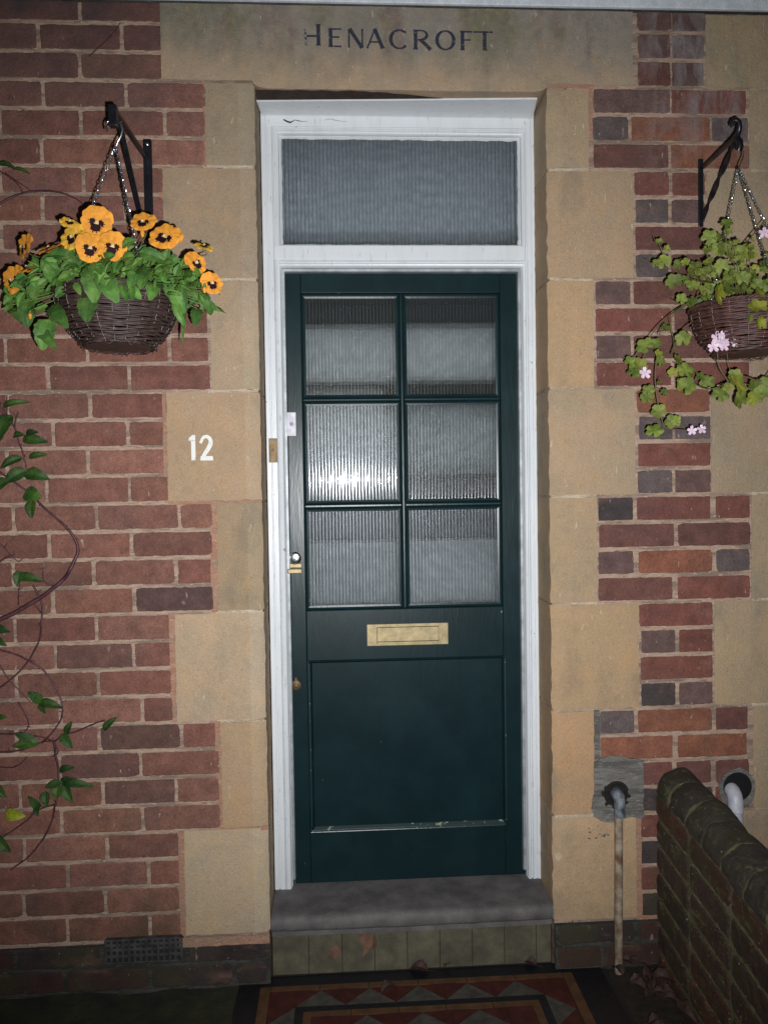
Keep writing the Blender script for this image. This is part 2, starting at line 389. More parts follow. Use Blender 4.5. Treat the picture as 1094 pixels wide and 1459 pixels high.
# measured joints of the brickwork, course by course (metres), then plants
LC=[(2.734, [-0.89, -0.669], -0.45), (2.6575, [-0.781, -0.56], -0.451), (2.581, [-0.896, -0.674], -0.453), (2.5045, [-0.773, -0.552], -0.339), (2.428, [-0.888, -0.674, -0.451], -0.341), (2.3515, [-0.78, -0.556], -0.342), (2.275, [-0.89, -0.672], -0.458), (2.1985, [-0.781, -0.561], -0.458), (2.122, [-0.892, -0.674], -0.459), (2.0455, [-0.781, -0.561], -0.459), (1.969, [-0.894, -0.676, -0.451], -0.348), (1.8925, [-0.781, -0.561], -0.348), (1.816, [-0.89, -0.673, -0.451], -0.346), (1.7395, [-0.78, -0.561], -0.344), (1.663, [-0.889, -0.669], -0.462), (1.5865, [-0.77, -0.569], -0.464), (1.51, [-0.894, -0.678], -0.466), (1.4335, [-0.791, -0.568], -0.465), (1.357, [-0.882, -0.658, -0.435], -0.344), (1.2805, [-0.788, -0.566], -0.346), (1.204, [-0.886, -0.671, -0.446], -0.347), (1.1275, [-0.782, -0.562], -0.347), (1.051, [-0.886, -0.667], -0.466), (0.9745, [-0.779, -0.568], -0.466), (0.898, [-0.887, -0.665], -0.466), (0.8215, [-0.77, -0.548], -0.464), (0.745, [-0.889, -0.667, -0.442], -0.34), (0.6685, [-0.775, -0.556], -0.339), (0.592, [-0.884, -0.661, -0.459], -0.341), (0.5155, [-0.774, -0.553], -0.34), (0.439, [-0.877, -0.653], -0.457), (0.3625, [-0.762, -0.541], -0.456), (0.286, [-0.882, -0.661], -0.458), (0.2095, [-0.766, -0.541], -0.456)]
RC=[(2.734, [(0.863, 0.96), (0.964, 1.057)]), (2.6575, [(0.865, 0.957), (0.963, 1.055)]), (2.581, [(0.864, 0.957), (0.963, 1.052)]), (2.5045, [(0.737, 0.955), (0.961, 1.175)]), (2.428, [(0.734, 0.835), (0.845, 1.07), (1.078, 1.181)]), (2.3515, [(0.736, 0.95), (0.958, 1.185)]), (2.275, [(0.852, 0.951), (0.962, 1.055)]), (2.1985, [(0.856, 0.949), (0.959, 1.055)]), (2.122, [(0.855, 1.057)]), (2.0455, [(0.855, 0.948), (0.958, 1.059)]), (1.969, [(0.739, 0.838), (0.848, 1.071), (1.081, 1.182)]), (1.8925, [(0.738, 0.956), (0.966, 1.181)]), (1.816, [(0.74, 0.839), (0.849, 1.072), (1.08, 1.183)]), (1.7395, [(0.741, 0.955), (0.965, 1.183)]), (1.663, [(0.856, 1.067)]), (1.5865, [(0.862, 0.958), (0.966, 1.069)]), (1.51, [(0.858, 1.069)]), (1.4335, [(0.857, 0.957), (0.966, 1.069)]), (1.357, [(0.742, 0.842), (0.854, 1.068), (1.085, 1.184)]), (1.2805, [(0.744, 0.961), (0.973, 1.186)]), (1.204, [(0.741, 0.843), (0.858, 1.074), (1.086, 1.184)]), (1.1275, [(0.741, 0.956), (0.972, 1.184)]), (1.051, [(0.859, 1.074)]), (0.9745, [(0.865, 0.963), (0.976, 1.073)]), (0.898, [(0.862, 1.073)]), (0.8215, [(0.864, 0.963), (0.975, 1.073)]), (0.745, [(0.744, 0.841), (0.853, 1.07), (1.083, 1.177)]), (0.6685, [(0.745, 0.954), (0.97, 1.173)]), (0.592, [(0.858, 0.953), (0.966, 1.068), (1.082, 1.181)]), (0.5155, [(0.86, 1.072), (1.082, 1.181)]), (0.439, [(0.859, 1.063)]), (0.3625, [(0.861, 0.952), (0.965, 1.063)]), (0.286, [(0.86, 1.062)]), (0.2095, [(0.862, 0.951), (0.964, 1.062)])]
VS=[(5, 2.2, [[-0.94, -0.022, 1.038], [-0.918, -0.022, 1.047], [-0.88, -0.022, 1.063], [-0.842, -0.022, 1.085], [-0.804, -0.022, 1.107], [-0.766, -0.022, 1.135], [-0.743, -0.022, 1.156], [-0.726, -0.022, 1.179], [-0.716, -0.022, 1.201], [-0.706, -0.022, 1.228], [-0.709, -0.022, 1.255], [-0.722, -0.022, 1.278], [-0.74, -0.022, 1.301], [-0.762, -0.022, 1.321], [-0.794, -0.022, 1.352], [-0.825, -0.022, 1.385], [-0.861, -0.022, 1.414], [-0.918, -0.022, 1.456]]), (2, 1.5, [[-0.908, -0.022, 1.649], [-0.901, -0.022, 1.635], [-0.896, -0.022, 1.618], [-0.888, -0.022, 1.599], [-0.865, -0.022, 1.567], [-0.854, -0.022, 1.529], [-0.842, -0.022, 1.495], [-0.836, -0.022, 1.451], [-0.837, -0.022, 1.428]]), (1.5, 1, [[-0.865, -0.022, 1.567], [-0.858, -0.022, 1.588], [-0.851, -0.022, 1.607]]), (1.5, 1, [[-0.884, -0.022, 1.599], [-0.883, -0.022, 1.626], [-0.882, -0.022, 1.654]]), (1.8, 1, [[-0.766, -0.022, 1.139], [-0.785, -0.022, 1.141], [-0.798, -0.022, 1.157], [-0.799, -0.022, 1.186]]), (1.5, 1, [[-0.868, -0.022, 1.086], [-0.864, -0.022, 1.118], [-0.859, -0.022, 1.143]]), (2, 1.6, [[-0.826, -0.022, 1.14], [-0.808, -0.022, 1.098], [-0.804, -0.022, 1.069], [-0.807, -0.022, 1.031], [-0.815, -0.022, 0.989], [-0.843, -0.022, 0.936], [-0.885, -0.022, 0.889], [-0.933, -0.022, 0.854]]), (1.5, 1, [[-0.806, -0.022, 1.063], [-0.818, -0.022, 1.077], [-0.827, -0.022, 1.085]]), (2.2, 1.6, [[-0.929, -0.022, 0.967], [-0.874, -0.022, 0.948], [-0.843, -0.022, 0.934], [-0.81, -0.022, 0.912], [-0.792, -0.022, 0.886], [-0.774, -0.022, 0.857], [-0.76, -0.022, 0.821], [-0.756, -0.022, 0.794], [-0.767, -0.022, 0.76], [-0.796, -0.022, 0.722], [-0.815, -0.022, 0.707]]), (1.6, 1.2, [[-0.921, -0.022, 0.922], [-0.896, -0.022, 0.883], [-0.867, -0.022, 0.85], [-0.84, -0.022, 0.82]]), (2, 1.3, [[-0.936, -0.022, 0.734], [-0.88, -0.022, 0.733], [-0.852, -0.022, 0.724], [-0.83, -0.022, 0.725], [-0.805, -0.022, 0.718], [-0.781, -0.022, 0.71], [-0.758, -0.022, 0.725], [-0.72, -0.022, 0.735], [-0.673, -0.022, 0.755], [-0.644, -0.022, 0.764]]), (2, 1.3, [[-0.937, -0.022, 0.684], [-0.881, -0.022, 0.686], [-0.844, -0.022, 0.697], [-0.815, -0.022, 0.707], [-0.781, -0.022, 0.71]]), (2.2, 1.5, [[-0.781, -0.022, 0.71], [-0.778, -0.022, 0.673], [-0.772, -0.022, 0.634], [-0.771, -0.022, 0.605], [-0.774, -0.022, 0.566], [-0.782, -0.022, 0.535], [-0.79, -0.022, 0.504], [-0.803, -0.022, 0.466], [-0.832, -0.022, 0.422], [-0.861, -0.022, 0.39], [-0.909, -0.022, 0.357]]), (1.6, 1, [[-0.778, -0.022, 0.537], [-0.829, -0.022, 0.52], [-0.868, -0.022, 0.488], [-0.944, -0.022, 0.437]]), (1.5, 1, [[-0.938, -0.022, 0.644], [-0.896, -0.022, 0.642], [-0.873, -0.022, 0.651], [-0.858, -0.022, 0.664]]), (1.5, 1, [[-0.876, -0.022, 0.821], [-0.854, -0.022, 0.786], [-0.848, -0.022, 0.755], [-0.859, -0.022, 0.74]]), (1.5, 1, [[-0.781, -0.022, 0.71], [-0.771, -0.022, 0.679], [-0.79, -0.022, 0.668]]), (2.5, 1.5, [[-0.896, -0.022, 2.156], [-0.887, -0.022, 2.163], [-0.849, -0.022, 2.184], [-0.816, -0.022, 2.195], [-0.776, -0.022, 2.199], [-0.73, -0.022, 2.194], [-0.684, -0.022, 2.177], [-0.651, -0.022, 2.151]]), (1.6, 1, [[-0.891, -0.022, 2.262], [-0.884, -0.022, 2.252], [-0.848, -0.022, 2.227], [-0.831, -0.022, 2.206], [-0.829, -0.022, 2.191]]), (1.2, 0.8, [[-0.87, -0.022, 2.247], [-0.83, -0.022, 2.217], [-0.794, -0.022, 2.195]]), (1.6, 1, [[-0.924, -0.022, 1.225], [-0.912, -0.022, 1.255], [-0.88, -0.022, 1.22], [-0.865, -0.022, 1.204]]), (2, 1.5, [[-0.925, -0.022, 1.194], [-0.914, -0.022, 1.203], [-0.895, -0.022, 1.216], [-0.878, -0.022, 1.22]]), (1.0, 0.7, [[-0.641, -0.022, 2.554], [-0.618, -0.022, 2.576], [-0.59, -0.022, 2.604], [-0.571, -0.022, 2.629], [-0.556, -0.022, 2.644]])]
VL=[([-0.889, -0.03, 1.621], [-0.817, -0.045, 1.636], 0.0155, 0), ([-0.866, -0.03, 1.598], [-0.906, -0.045, 1.53], 0.0466, 0), ([-0.84, -0.03, 1.534], [-0.772, -0.045, 1.527], 0.0252, 0), ([-0.831, -0.03, 1.547], [-0.796, -0.045, 1.553], 0.0155, 0), ([-0.864, -0.03, 1.542], [-0.832, -0.045, 1.546], 0.0175, 0), ([-0.842, -0.03, 1.485], [-0.897, -0.045, 1.459], 0.0233, 0), ([-0.825, -0.03, 1.485], [-0.775, -0.045, 1.493], 0.0155, 0), ([-0.833, -0.03, 1.451], [-0.887, -0.045, 1.419], 0.033, 0), ([-0.835, -0.03, 1.44], [-0.771, -0.045, 1.429], 0.033, 0), ([-0.882, -0.03, 1.427], [-0.914, -0.045, 1.392], 0.035, 0), ([-0.839, -0.03, 1.389], [-0.791, -0.045, 1.377], 0.0388, 1), ([-0.819, -0.03, 1.371], [-0.82, -0.045, 1.322], 0.0272, 1), ([-0.855, -0.03, 1.178], [-0.862, -0.045, 1.142], 0.0252, 0), ([-0.86, -0.03, 1.163], [-0.795, -0.045, 1.154], 0.0233, 0), ([-0.93, -0.03, 1.026], [-0.886, -0.045, 1.018], 0.0233, 0), ([-0.931, -0.03, 1.001], [-0.894, -0.045, 0.98], 0.0194, 0), ([-0.809, -0.03, 0.821], [-0.838, -0.045, 0.851], 0.0252, 0), ([-0.817, -0.03, 0.819], [-0.752, -0.045, 0.81], 0.0233, 0), ([-0.813, -0.03, 0.816], [-0.797, -0.045, 0.794], 0.0155, 0), ([-0.646, -0.03, 0.739], [-0.609, -0.045, 0.775], 0.0175, 0), ([-0.746, -0.03, 0.731], [-0.727, -0.045, 0.767], 0.0175, 0), ([-0.759, -0.03, 0.731], [-0.727, -0.045, 0.696], 0.0233, 0), ([-0.831, -0.03, 0.714], [-0.877, -0.045, 0.741], 0.0233, 0), ([-0.82, -0.03, 0.71], [-0.885, -0.045, 0.707], 0.0252, 1), ([-0.766, -0.03, 0.631], [-0.725, -0.045, 0.644], 0.0175, 0), ([-0.763, -0.03, 0.6], [-0.801, -0.045, 0.591], 0.0194, 0), ([-0.763, -0.03, 0.596], [-0.676, -0.045, 0.592], 0.0214, 0), ([-0.755, -0.03, 0.592], [-0.733, -0.045, 0.548], 0.0272, 0), ([-0.77, -0.03, 0.592], [-0.774, -0.045, 0.559], 0.0272, 1), ([-0.759, -0.03, 0.596], [-0.74, -0.045, 0.616], 0.0194, 0), ([-0.805, -0.03, 0.574], [-0.8, -0.045, 0.539], 0.0252, 0), ([-0.823, -0.03, 0.528], [-0.844, -0.045, 0.566], 0.0194, 0), ([-0.832, -0.03, 0.532], [-0.823, -0.045, 0.513], 0.0136, 0), ([-0.913, -0.03, 0.52], [-0.859, -0.045, 0.514], 0.0291, 2), ([-0.939, -0.03, 0.455], [-0.9, -0.045, 0.418], 0.0272, 0), ([-0.938, -0.03, 0.594], [-0.907, -0.045, 0.568], 0.0233, 0), ([-0.933, -0.03, 0.783], [-0.899, -0.045, 0.786], 0.0155, 1), ([-0.89, -0.03, 2.262], [-0.835, -0.045, 2.255], 0.0194, 0), ([-0.848, -0.03, 2.255], [-0.797, -0.045, 2.239], 0.0117, 0)]
PF=[([-0.534, -0.375, 2.002], 0.0393, 0), ([-0.589, -0.375, 1.969], 0.0367, 1), ([-0.541, -0.405, 1.936], 0.0376, 0), ([-0.492, -0.405, 1.94], 0.0367, 0), ([-0.43, -0.375, 2.003], 0.0341, 0), ([-0.382, -0.375, 1.97], 0.0401, 0), ([-0.714, -0.33, 1.96], 0.0324, 2), ([-0.656, -0.33, 1.955], 0.0358, 3), ([-0.707, -0.33, 1.91], 0.029, 3), ([-0.741, -0.33, 1.884], 0.0358, 4), ([-0.301, -0.33, 1.961], 0.0256, 5), ([-0.32, -0.33, 1.924], 0.0307, 4), ([-0.284, -0.33, 1.876], 0.0307, 4), ([-0.594, -0.375, 2.002], 0.0239, 5)]
PL=[([-0.538, -0.394, 1.894], [-0.53, -0.429, 1.815], 0.0517), ([-0.542, -0.394, 1.84], [-0.551, -0.423, 1.77], 0.0517), ([-0.513, -0.399, 1.876], [-0.481, -0.435, 1.814], 0.0465), ([-0.475, -0.398, 1.864], [-0.458, -0.431, 1.815], 0.0233), ([-0.587, -0.374, 1.924], [-0.66, -0.352, 1.936], 0.0388), ([-0.573, -0.381, 1.905], [-0.594, -0.399, 1.91], 0.031), ([-0.591, -0.373, 1.897], [-0.627, -0.379, 1.859], 0.0414), ([-0.591, -0.373, 1.875], [-0.631, -0.376, 1.834], 0.031), ([-0.438, -0.385, 1.933], [-0.379, -0.377, 1.916], 0.0321), ([-0.417, -0.371, 1.9], [-0.431, -0.42, 1.848], 0.0439), ([-0.408, -0.363, 1.868], [-0.411, -0.406, 1.824], 0.0336), ([-0.395, -0.351, 1.893], [-0.375, -0.374, 1.947], 0.0269), ([-0.391, -0.347, 1.877], [-0.347, -0.332, 1.807], 0.0321), ([-0.362, -0.312, 1.898], [-0.347, -0.332, 1.817], 0.0284), ([-0.373, -0.325, 1.841], [-0.351, -0.337, 1.775], 0.0217), ([-0.35, -0.293, 1.828], [-0.355, -0.341, 1.74], 0.0083), ([-0.331, -0.262, 1.832], [-0.329, -0.301, 1.786], 0.03), ([-0.319, -0.25, 1.859], [-0.278, -0.285, 1.823], 0.0186), ([-0.288, -0.25, 1.832], [-0.261, -0.285, 1.818], 0.0062), ([-0.346, -0.288, 1.876], [-0.325, -0.297, 1.845], 0.0176), ([-0.439, -0.385, 1.894], [-0.451, -0.429, 1.845], 0.031), ([-0.744, -0.258, 1.868], [-0.781, -0.285, 1.841], 0.0372), ([-0.773, -0.25, 1.833], [-0.743, -0.285, 1.8], 0.0269), ([-0.725, -0.275, 1.854], [-0.727, -0.299, 1.784], 0.0414), ([-0.662, -0.328, 1.793], [-0.675, -0.345, 1.723], 0.0491), ([-0.698, -0.3, 1.776], [-0.639, -0.373, 1.726], 0.031), ([-0.652, -0.335, 1.822], [-0.601, -0.398, 1.763], 0.0372), ([-0.695, -0.3, 1.878], [-0.734, -0.289, 1.902], 0.0259), ([-0.714, -0.285, 1.826], [-0.718, -0.307, 1.785], 0.0259), ([-0.743, -0.258, 1.899], [-0.759, -0.285, 1.872], 0.0238), ([-0.517, -0.399, 1.907], [-0.483, -0.435, 1.912], 0.0259), ([-0.474, -0.398, 1.908], [-0.443, -0.426, 1.914], 0.0284), ([-0.34, -0.278, 1.873], [-0.299, -0.285, 1.83], 0.0207), ([-0.677, -0.315, 1.905], [-0.699, -0.32, 1.944], 0.0207), ([-0.631, -0.349, 1.886], [-0.664, -0.35, 1.911], 0.0259), ([-0.359, -0.309, 1.922], [-0.336, -0.32, 1.95], 0.0134), ([-0.473, -0.398, 1.942], [-0.438, -0.424, 1.949], 0.0233), ([-0.457, -0.393, 1.875], [-0.466, -0.433, 1.879], 0.031)]
GL=[([0.841, -0.201, 2.013], 0.0126, 0), ([0.862, -0.181, 1.969], 0.0191, 1), ([0.835, -0.204, 1.961], 0.0156, 0), ([0.858, -0.209, 1.995], 0.0106, 0), ([0.903, -0.178, 1.963], 0.0184, 0), ([0.879, -0.201, 1.912], 0.024, 0), ([0.91, -0.199, 1.922], 0.0152, 0), ([0.943, -0.177, 1.907], 0.0205, 0), ([0.939, -0.201, 1.944], 0.0227, 0), ([0.962, -0.227, 2.018], 0.0225, 0), ([0.984, -0.228, 2.016], 0.02, 0), ([0.995, -0.253, 2.045], 0.0148, 0), ([1.008, -0.235, 2.031], 0.0137, 0), ([0.993, -0.257, 1.977], 0.0234, 0), ([1.045, -0.233, 1.979], 0.0199, 0), ([1.056, -0.253, 1.969], 0.0185, 1), ([0.951, -0.249, 1.927], 0.0198, 0), ([0.978, -0.26, 1.937], 0.0221, 0), ([1.016, -0.237, 1.925], 0.0224, 0), ([1.044, -0.226, 1.946], 0.0212, 0), ([1.049, -0.243, 1.915], 0.0186, 0), ([0.931, -0.338, 1.847], 0.0272, 2), ([0.899, -0.204, 1.867], 0.0189, 0), ([0.926, -0.2, 1.861], 0.0139, 0), ([1.022, -0.352, 1.812], 0.0223, 1), ([1.015, -0.33, 1.791], 0.0107, 0), ([1.037, -0.334, 1.778], 0.0189, 1), ([0.866, -0.182, 1.796], 0.014, 0), ([0.891, -0.23, 1.76], 0.0187, 0), ([0.812, -0.177, 1.752], 0.0217, 0), ([0.858, -0.155, 1.735], 0.0155, 1), ([0.858, -0.169, 1.712], 0.0169, 0), ([0.846, -0.163, 1.759], 0.0154, 0), ([0.806, -0.155, 1.703], 0.0271, 0), ([0.785, -0.144, 1.712], 0.0195, 0), ([0.795, -0.146, 1.688], 0.0182, 0), ([0.82, -0.169, 1.617], 0.0218, 0), ([0.821, -0.175, 1.637], 0.0166, 0), ([0.867, -0.168, 1.63], 0.0123, 0), ([0.85, -0.178, 1.654], 0.0087, 0), ([0.9, -0.144, 1.686], 0.0156, 2), ([0.918, -0.142, 1.721], 0.0187, 0), ([0.92, -0.179, 1.687], 0.0243, 0), ([0.928, -0.167, 1.646], 0.0244, 0), ([0.926, -0.149, 1.657], 0.0155, 1), ([0.994, -0.146, 1.657], 0.0221, 0), ([0.967, -0.168, 1.671], 0.0154, 0), ([0.987, -0.234, 1.617], 0.0211, 0), ([1.015, -0.265, 1.639], 0.0233, 1), ([1.02, -0.246, 1.662], 0.0173, 0), ([1.03, -0.257, 1.601], 0.0234, 0), ([1.065, -0.255, 1.603], 0.0222, 1), ([1.079, -0.263, 1.619], 0.0196, 0), ([1.078, -0.23, 1.637], 0.0199, 0), ([0.854, -0.162, 1.581], 0.0219, 0), ([0.89, -0.163, 1.553], 0.0232, 0), ([0.837, -0.175, 1.53], 0.0217, 0), ([0.893, -0.178, 1.556], 0.0128, 0), ([1.102, -0.246, 1.637], 0.0223, 0), ([1.12, -0.246, 1.615], 0.0223, 1), ([0.98, -0.237, 1.987], 0.0199, 0), ([0.974, -0.17, 1.925], 0.0154, 0), ([1.104, -0.227, 1.946], 0.0175, 0), ([1.079, -0.229, 1.936], 0.015, 1), ([1.122, -0.234, 1.913], 0.0199, 0), ([1.08, -0.336, 1.866], 0.0189, 0), ([0.998, -0.252, 1.632], 0.0148, 1), ([1.027, -0.354, 1.845], 0.0141, 1), ([1.087, -0.337, 1.832], 0.0189, 1), ([1.117, -0.227, 1.968], 0.015, 1)]
GS=[(1.8, 1.4, [[0.97, -0.178, 1.887], [0.91, -0.178, 1.851], [0.872, -0.178, 1.824], [0.835, -0.178, 1.788], [0.79, -0.148, 1.72]]), (1.8, 1.4, [[0.952, -0.178, 1.869], [0.942, -0.178, 1.819], [0.905, -0.178, 1.783], [0.894, -0.148, 1.734]]), (1.4, 1, [[0.928, -0.178, 1.86], [0.896, -0.178, 1.837], [0.863, -0.178, 1.806], [0.849, -0.178, 1.779]]), (1.8, 1.2, [[0.861, -0.148, 1.752], [0.851, -0.148, 1.688], [0.853, -0.148, 1.633], [0.865, -0.148, 1.573], [0.879, -0.148, 1.54], [0.931, -0.148, 1.531], [0.954, -0.148, 1.531]]), (2.2, 1.5, [[1.115, -0.238, 1.651], [1.079, -0.238, 1.651], [1.047, -0.238, 1.66], [1.001, -0.238, 1.643], [0.96, -0.238, 1.63], [0.96, -0.148, 1.655], [0.964, -0.148, 1.683], [0.931, -0.148, 1.71], [0.903, -0.148, 1.692]]), (1.8, 1.2, [[1.005, -0.238, 1.65], [0.983, -0.238, 1.683], [0.977, -0.238, 1.723]]), (1.2, 0.9, [[1.015, -0.238, 1.661], [1.006, -0.238, 1.696], [1.001, -0.238, 1.731]]), (2, 1.5, [[1.095, -0.323, 1.767], [1.111, -0.238, 1.74], [1.124, -0.238, 1.686], [1.097, -0.238, 1.642]]), (2, 1.2, [[0.984, -0.228, 1.936], [1.03, -0.228, 1.972], [1.08, -0.228, 2.029], [1.112, -0.228, 2.065]]), (2, 1.4, [[1.075, -0.228, 1.928], [1.057, -0.228, 1.945], [1.011, -0.228, 1.989], [1.007, -0.228, 2.033]]), (1.6, 1.2, [[0.93, -0.323, 1.877], [0.942, -0.178, 1.923], [0.896, -0.178, 1.945], [0.864, -0.178, 1.986], [0.85, -0.178, 2.017]]), (1.6, 1.2, [[0.971, -0.178, 2.017], [0.957, -0.228, 1.976], [0.97, -0.178, 1.932], [0.942, -0.178, 1.851]]), (1.2, 0.9, [[0.877, -0.178, 1.824], [0.903, -0.148, 1.756], [0.894, -0.148, 1.731]]), (1.4, 1, [[0.861, -0.148, 1.752], [0.833, -0.148, 1.748], [0.814, -0.148, 1.716]])]
GF=[([0.952, -0.27, 1.731], 0.0145), ([0.977, -0.27, 1.751], 0.017), ([1.006, -0.27, 1.742], 0.0128), ([0.81, -0.18, 1.679], 0.0162), ([0.935, -0.18, 1.528], 0.0128), ([0.961, -0.18, 1.53], 0.0128), ([1.088, -0.26, 2.018], 0.0145), ([0.929, -0.355, 1.745], 0.0102)]
# ================================================================== THE HOUSE FRONT
CH = .0765
XL, XR = -.208, .604                # door opening between the arrises
house = thing('house', (0.2, 0, 0), 'red brick house front with buff sandstone dressings around a dark green door', 'house')
# --- mortar sheets and the wall body behind them
mb = MB()
mb.box(-3.2, -.26, 0.0, .30, -.1, 2.722, 'mortar'); mb.box(.66, 3.2, 0.0, .30, -.1, 2.722, 'mortar')
mb.box(-.26, .66, .02, .30, 2.56, 2.722, 'mortar')
mb.box(-.26, -.212, .012, .30, -.1, 2.56, 'mortar'); mb.box(.608, .66, .012, .30, -.1, 2.56, 'mortar')
# pink repointing beside and under the stones, a little proud of the bed
def strip(x0, x1, z0, z1, mname='pink_mortar', y=-.0016):
    y -= random.random() * .0005
    n = max(2, int(max(x1 - x0, z1 - z0) / .02)); vs = []; fs = []
    hor = (x1 - x0) > (z1 - z0)
    for i in range(n + 1):
        a = i / n; j1, j2 = random.uniform(-.0012, .0012), random.uniform(-.0012, .0012)
        if hor: vs += [(x0 + (x1 - x0) * a, y, z0 + j1), (x0 + (x1 - x0) * a, y, z1 + j2)]
        else: vs += [(x0 + j1, y, z0 + (z1 - z0) * a), (x1 + j2, y, z0 + (z1 - z0) * a)]
    fs = [(2 * i, 2 * i + 1, 2 * i + 3, 2 * i + 2) for i in range(n)]
    mb.add(vs, fs, mname)
BR = {'l': [(.245, .104, .074), (.22, .094, .068), (.265, .120, .086), (.205, .086, .064), (.24, .108, .082)],
      'dk': [(.085, .045, .05), (.06, .045, .052), (.10, .06, .062)]}
# left-hand brickwork, measured course by course
for i, (zt, js, end) in enumerate(LC):
    xs = list(js)
    while xs[0] > -1.55: xs.insert(0, xs[0] - .240 + random.uniform(-.006, .006))
    xs.append(end + .005)
    for a, b in zip(xs[:-1], xs[1:]):
        col = jit(random.choice(BR['l']), .13)
        if i in (21,) and b > -.45: col = (.11, .058, .052)
        if random.random() < .04: col = jit((.145, .070, .056), .1)
        k = .0048 + random.uniform(-.0008, .0012)
        brick(mb, a + k, b - k, zt - CH + .0058 + random.uniform(-.0008, .0008), zt - .0058 + random.uniform(-.0008, .0008), -.0022 + random.uniform(-.001, .001), col)
# right-hand panel between the dressings
RED, BRN, PUR, ORG, BLK, GRY = (.20, .072, .054), (.15, .062, .050), (.145, .083, .076), (.26, .10, .058), (.06, .046, .046), (.125, .094, .092)
RCOL = [[PUR, PUR], [PUR, PUR], [BRN, PUR], [PUR, RED], [GRY, ORG, GRY], [BRN, ORG], [RED, RED], [GRY, PUR], [BRN], [GRY, BRN], [PUR, BRN, RED], [RED, BRN], [PUR, BRN, BRN],
        [RED, RED], [ORG], [GRY, GRY], [RED], [GRY, PUR], [BLK, RED, RED], [BRN, BRN], [PUR, ORG, GRY], [BRN, RED], [RED], [PUR, RED], [RED], [BLK, PUR], [GRY, ORG, BRN], [ORG, ORG],
        [RED, BRN, BRN], [BLK, RED], [RED], [BLK, BRN], [RED], [BLK, BRN]]
for (zt, bs), cs in zip(RC, RCOL):
    for (a, b), col in zip(bs, cs):
        brick(mb, a, b, zt - CH + .0062, zt - .0062, -.0025 + random.uniform(-.0008, .0008), jit(col, .1), rag=.0011)
# plinth courses, sooty and rendered over in places
def plinth(x0, x1, skip=None):
    for r_, (z0, z1) in enumerate(((.074, .126), (.006, .062))):
        x = x0 - .1 * r_
        while x < x1:
            b = min(x + .232, x1)
            a = max(x, x0)
            if b - a > .03 and not (skip and r_ == 0 and a < skip[1] and b > skip[0]):
                brick(mb, a + .006, b - .006, z0, z1, -.001, jit(random.choice([(.055, .022, .022), (.035, .022, .024), (.07, .026, .026)]), .2), rag=.003, rnd=.005)
            elif skip and r_ == 0 and b - a > .03:
                if skip[0] - a > .03: brick(mb, a + .006, skip[0] - .012, z0, z1, -.001, (.045, .02, .02), rag=.003, rnd=.005)
                if b - skip[1] > .03: brick(mb, skip[1] + .012, b - .006, z0, z1, -.001, (.05, .022, .022), rag=.003, rnd=.005)
            x = b
mb.box(-3.2, XL + .0, -.012, -.0005, -.05, .128, 'dark_cement')
mb.box(XR, 3.2, -.012, -.0005, -.05, .128, 'dark_cement')
o_save = len(mb.v)
plinth(-1.6, XL - .004, (-.661, -.45)); plinth(XR + .004, 1.4)
mb.v[o_save:] = [(x, y - .014, z) for x, y, z in mb.v[o_save:]]
# stones --------------------------------------------------------
def rz(i): return 2.275 - i * 4 * CH
quoins = []
def block(name, x0, x1, z0, z1, col, depth=.16, reveal=None, side=0, label=None, mname='sandstone', worn=.004, y=-.003):
    """dressed stone: gently wavy face on a grid, rounded arris on the reveal side"""
    q = MB(); nx = max(3, int((x1 - x0) / .02)); nz = max(3, int((z1 - z0) / .02)); sd_ = random.random() * 50
    vs = []
    for j in range(nz + 1):
        for i in range(nx + 1):
            x = x0 + (x1 - x0) * i / nx; z = z0 + (z1 - z0) * j / nz
            e = min(x - x0, x1 - x, z - z0, z1 - z)
            yy = y + noise.noise((x * 14 + sd_, z * 14, 0)) * .0012 + (.0014 if e < .001 else 0)
            if e < .001:
                x += noise.noise((x * 60, z * 60, sd_)) * .0028; z += noise.noise((x * 60, z * 60, sd_ + 5)) * .0028
            da = (x1 - x) if side == 1 else (x - x0) if side == -1 else 9
            if da < .012: yy += (.012 - da) ** 2 / .012 * (.8 if da > .001 else .95)
            vs.append((x, yy, z))
    W_ = nx + 1
    fs = [(j * W_ + i, j * W_ + i + 1, (j + 1) * W_ + i + 1, (j + 1) * W_ + i) for j in range(nz) for i in range(nx)]
    cols = []
    for f_ in fs:
        xm = (vs[f_[0]][0] + vs[f_[1]][0]) / 2; e_ = (x1 - xm) if side == 1 else 9
        cols.append(tuple(v * k_ for v, k_ in zip(col, (1.03, 1.09, 1.14) if e_ < .034 else (1, 1, 1))))
    n0 = len(vs)
    per = [i for i in range(W_)] + [j * W_ + nx for j in range(1, nz + 1)] + [nz * W_ + i for i in range(nx - 1, -1, -1)] + [j * W_ for j in range(nz - 1, 0, -1)]
    vs += [(vs[k][0], depth, vs[k][2]) for k in per]
    fs += [(per[i], per[(i + 1) % len(per)], n0 + (i + 1) % len(per), n0 + i) for i in range(len(per))]
    q.add(vs, fs, mname, col); q.c[:len(cols)] = cols
    o = q.build(name, house, auto=50, label=label)
    quoins.append(o); return o
g = .0032
tints = [(1, 1, 1), (1.06, 1.02, .98), (.93, .93, .9), (1.03, .98, .92), (.97, 1, 1), (1.1, 1.08, 1.05), (1.0, .95, .87), (.95, .97, .98)]
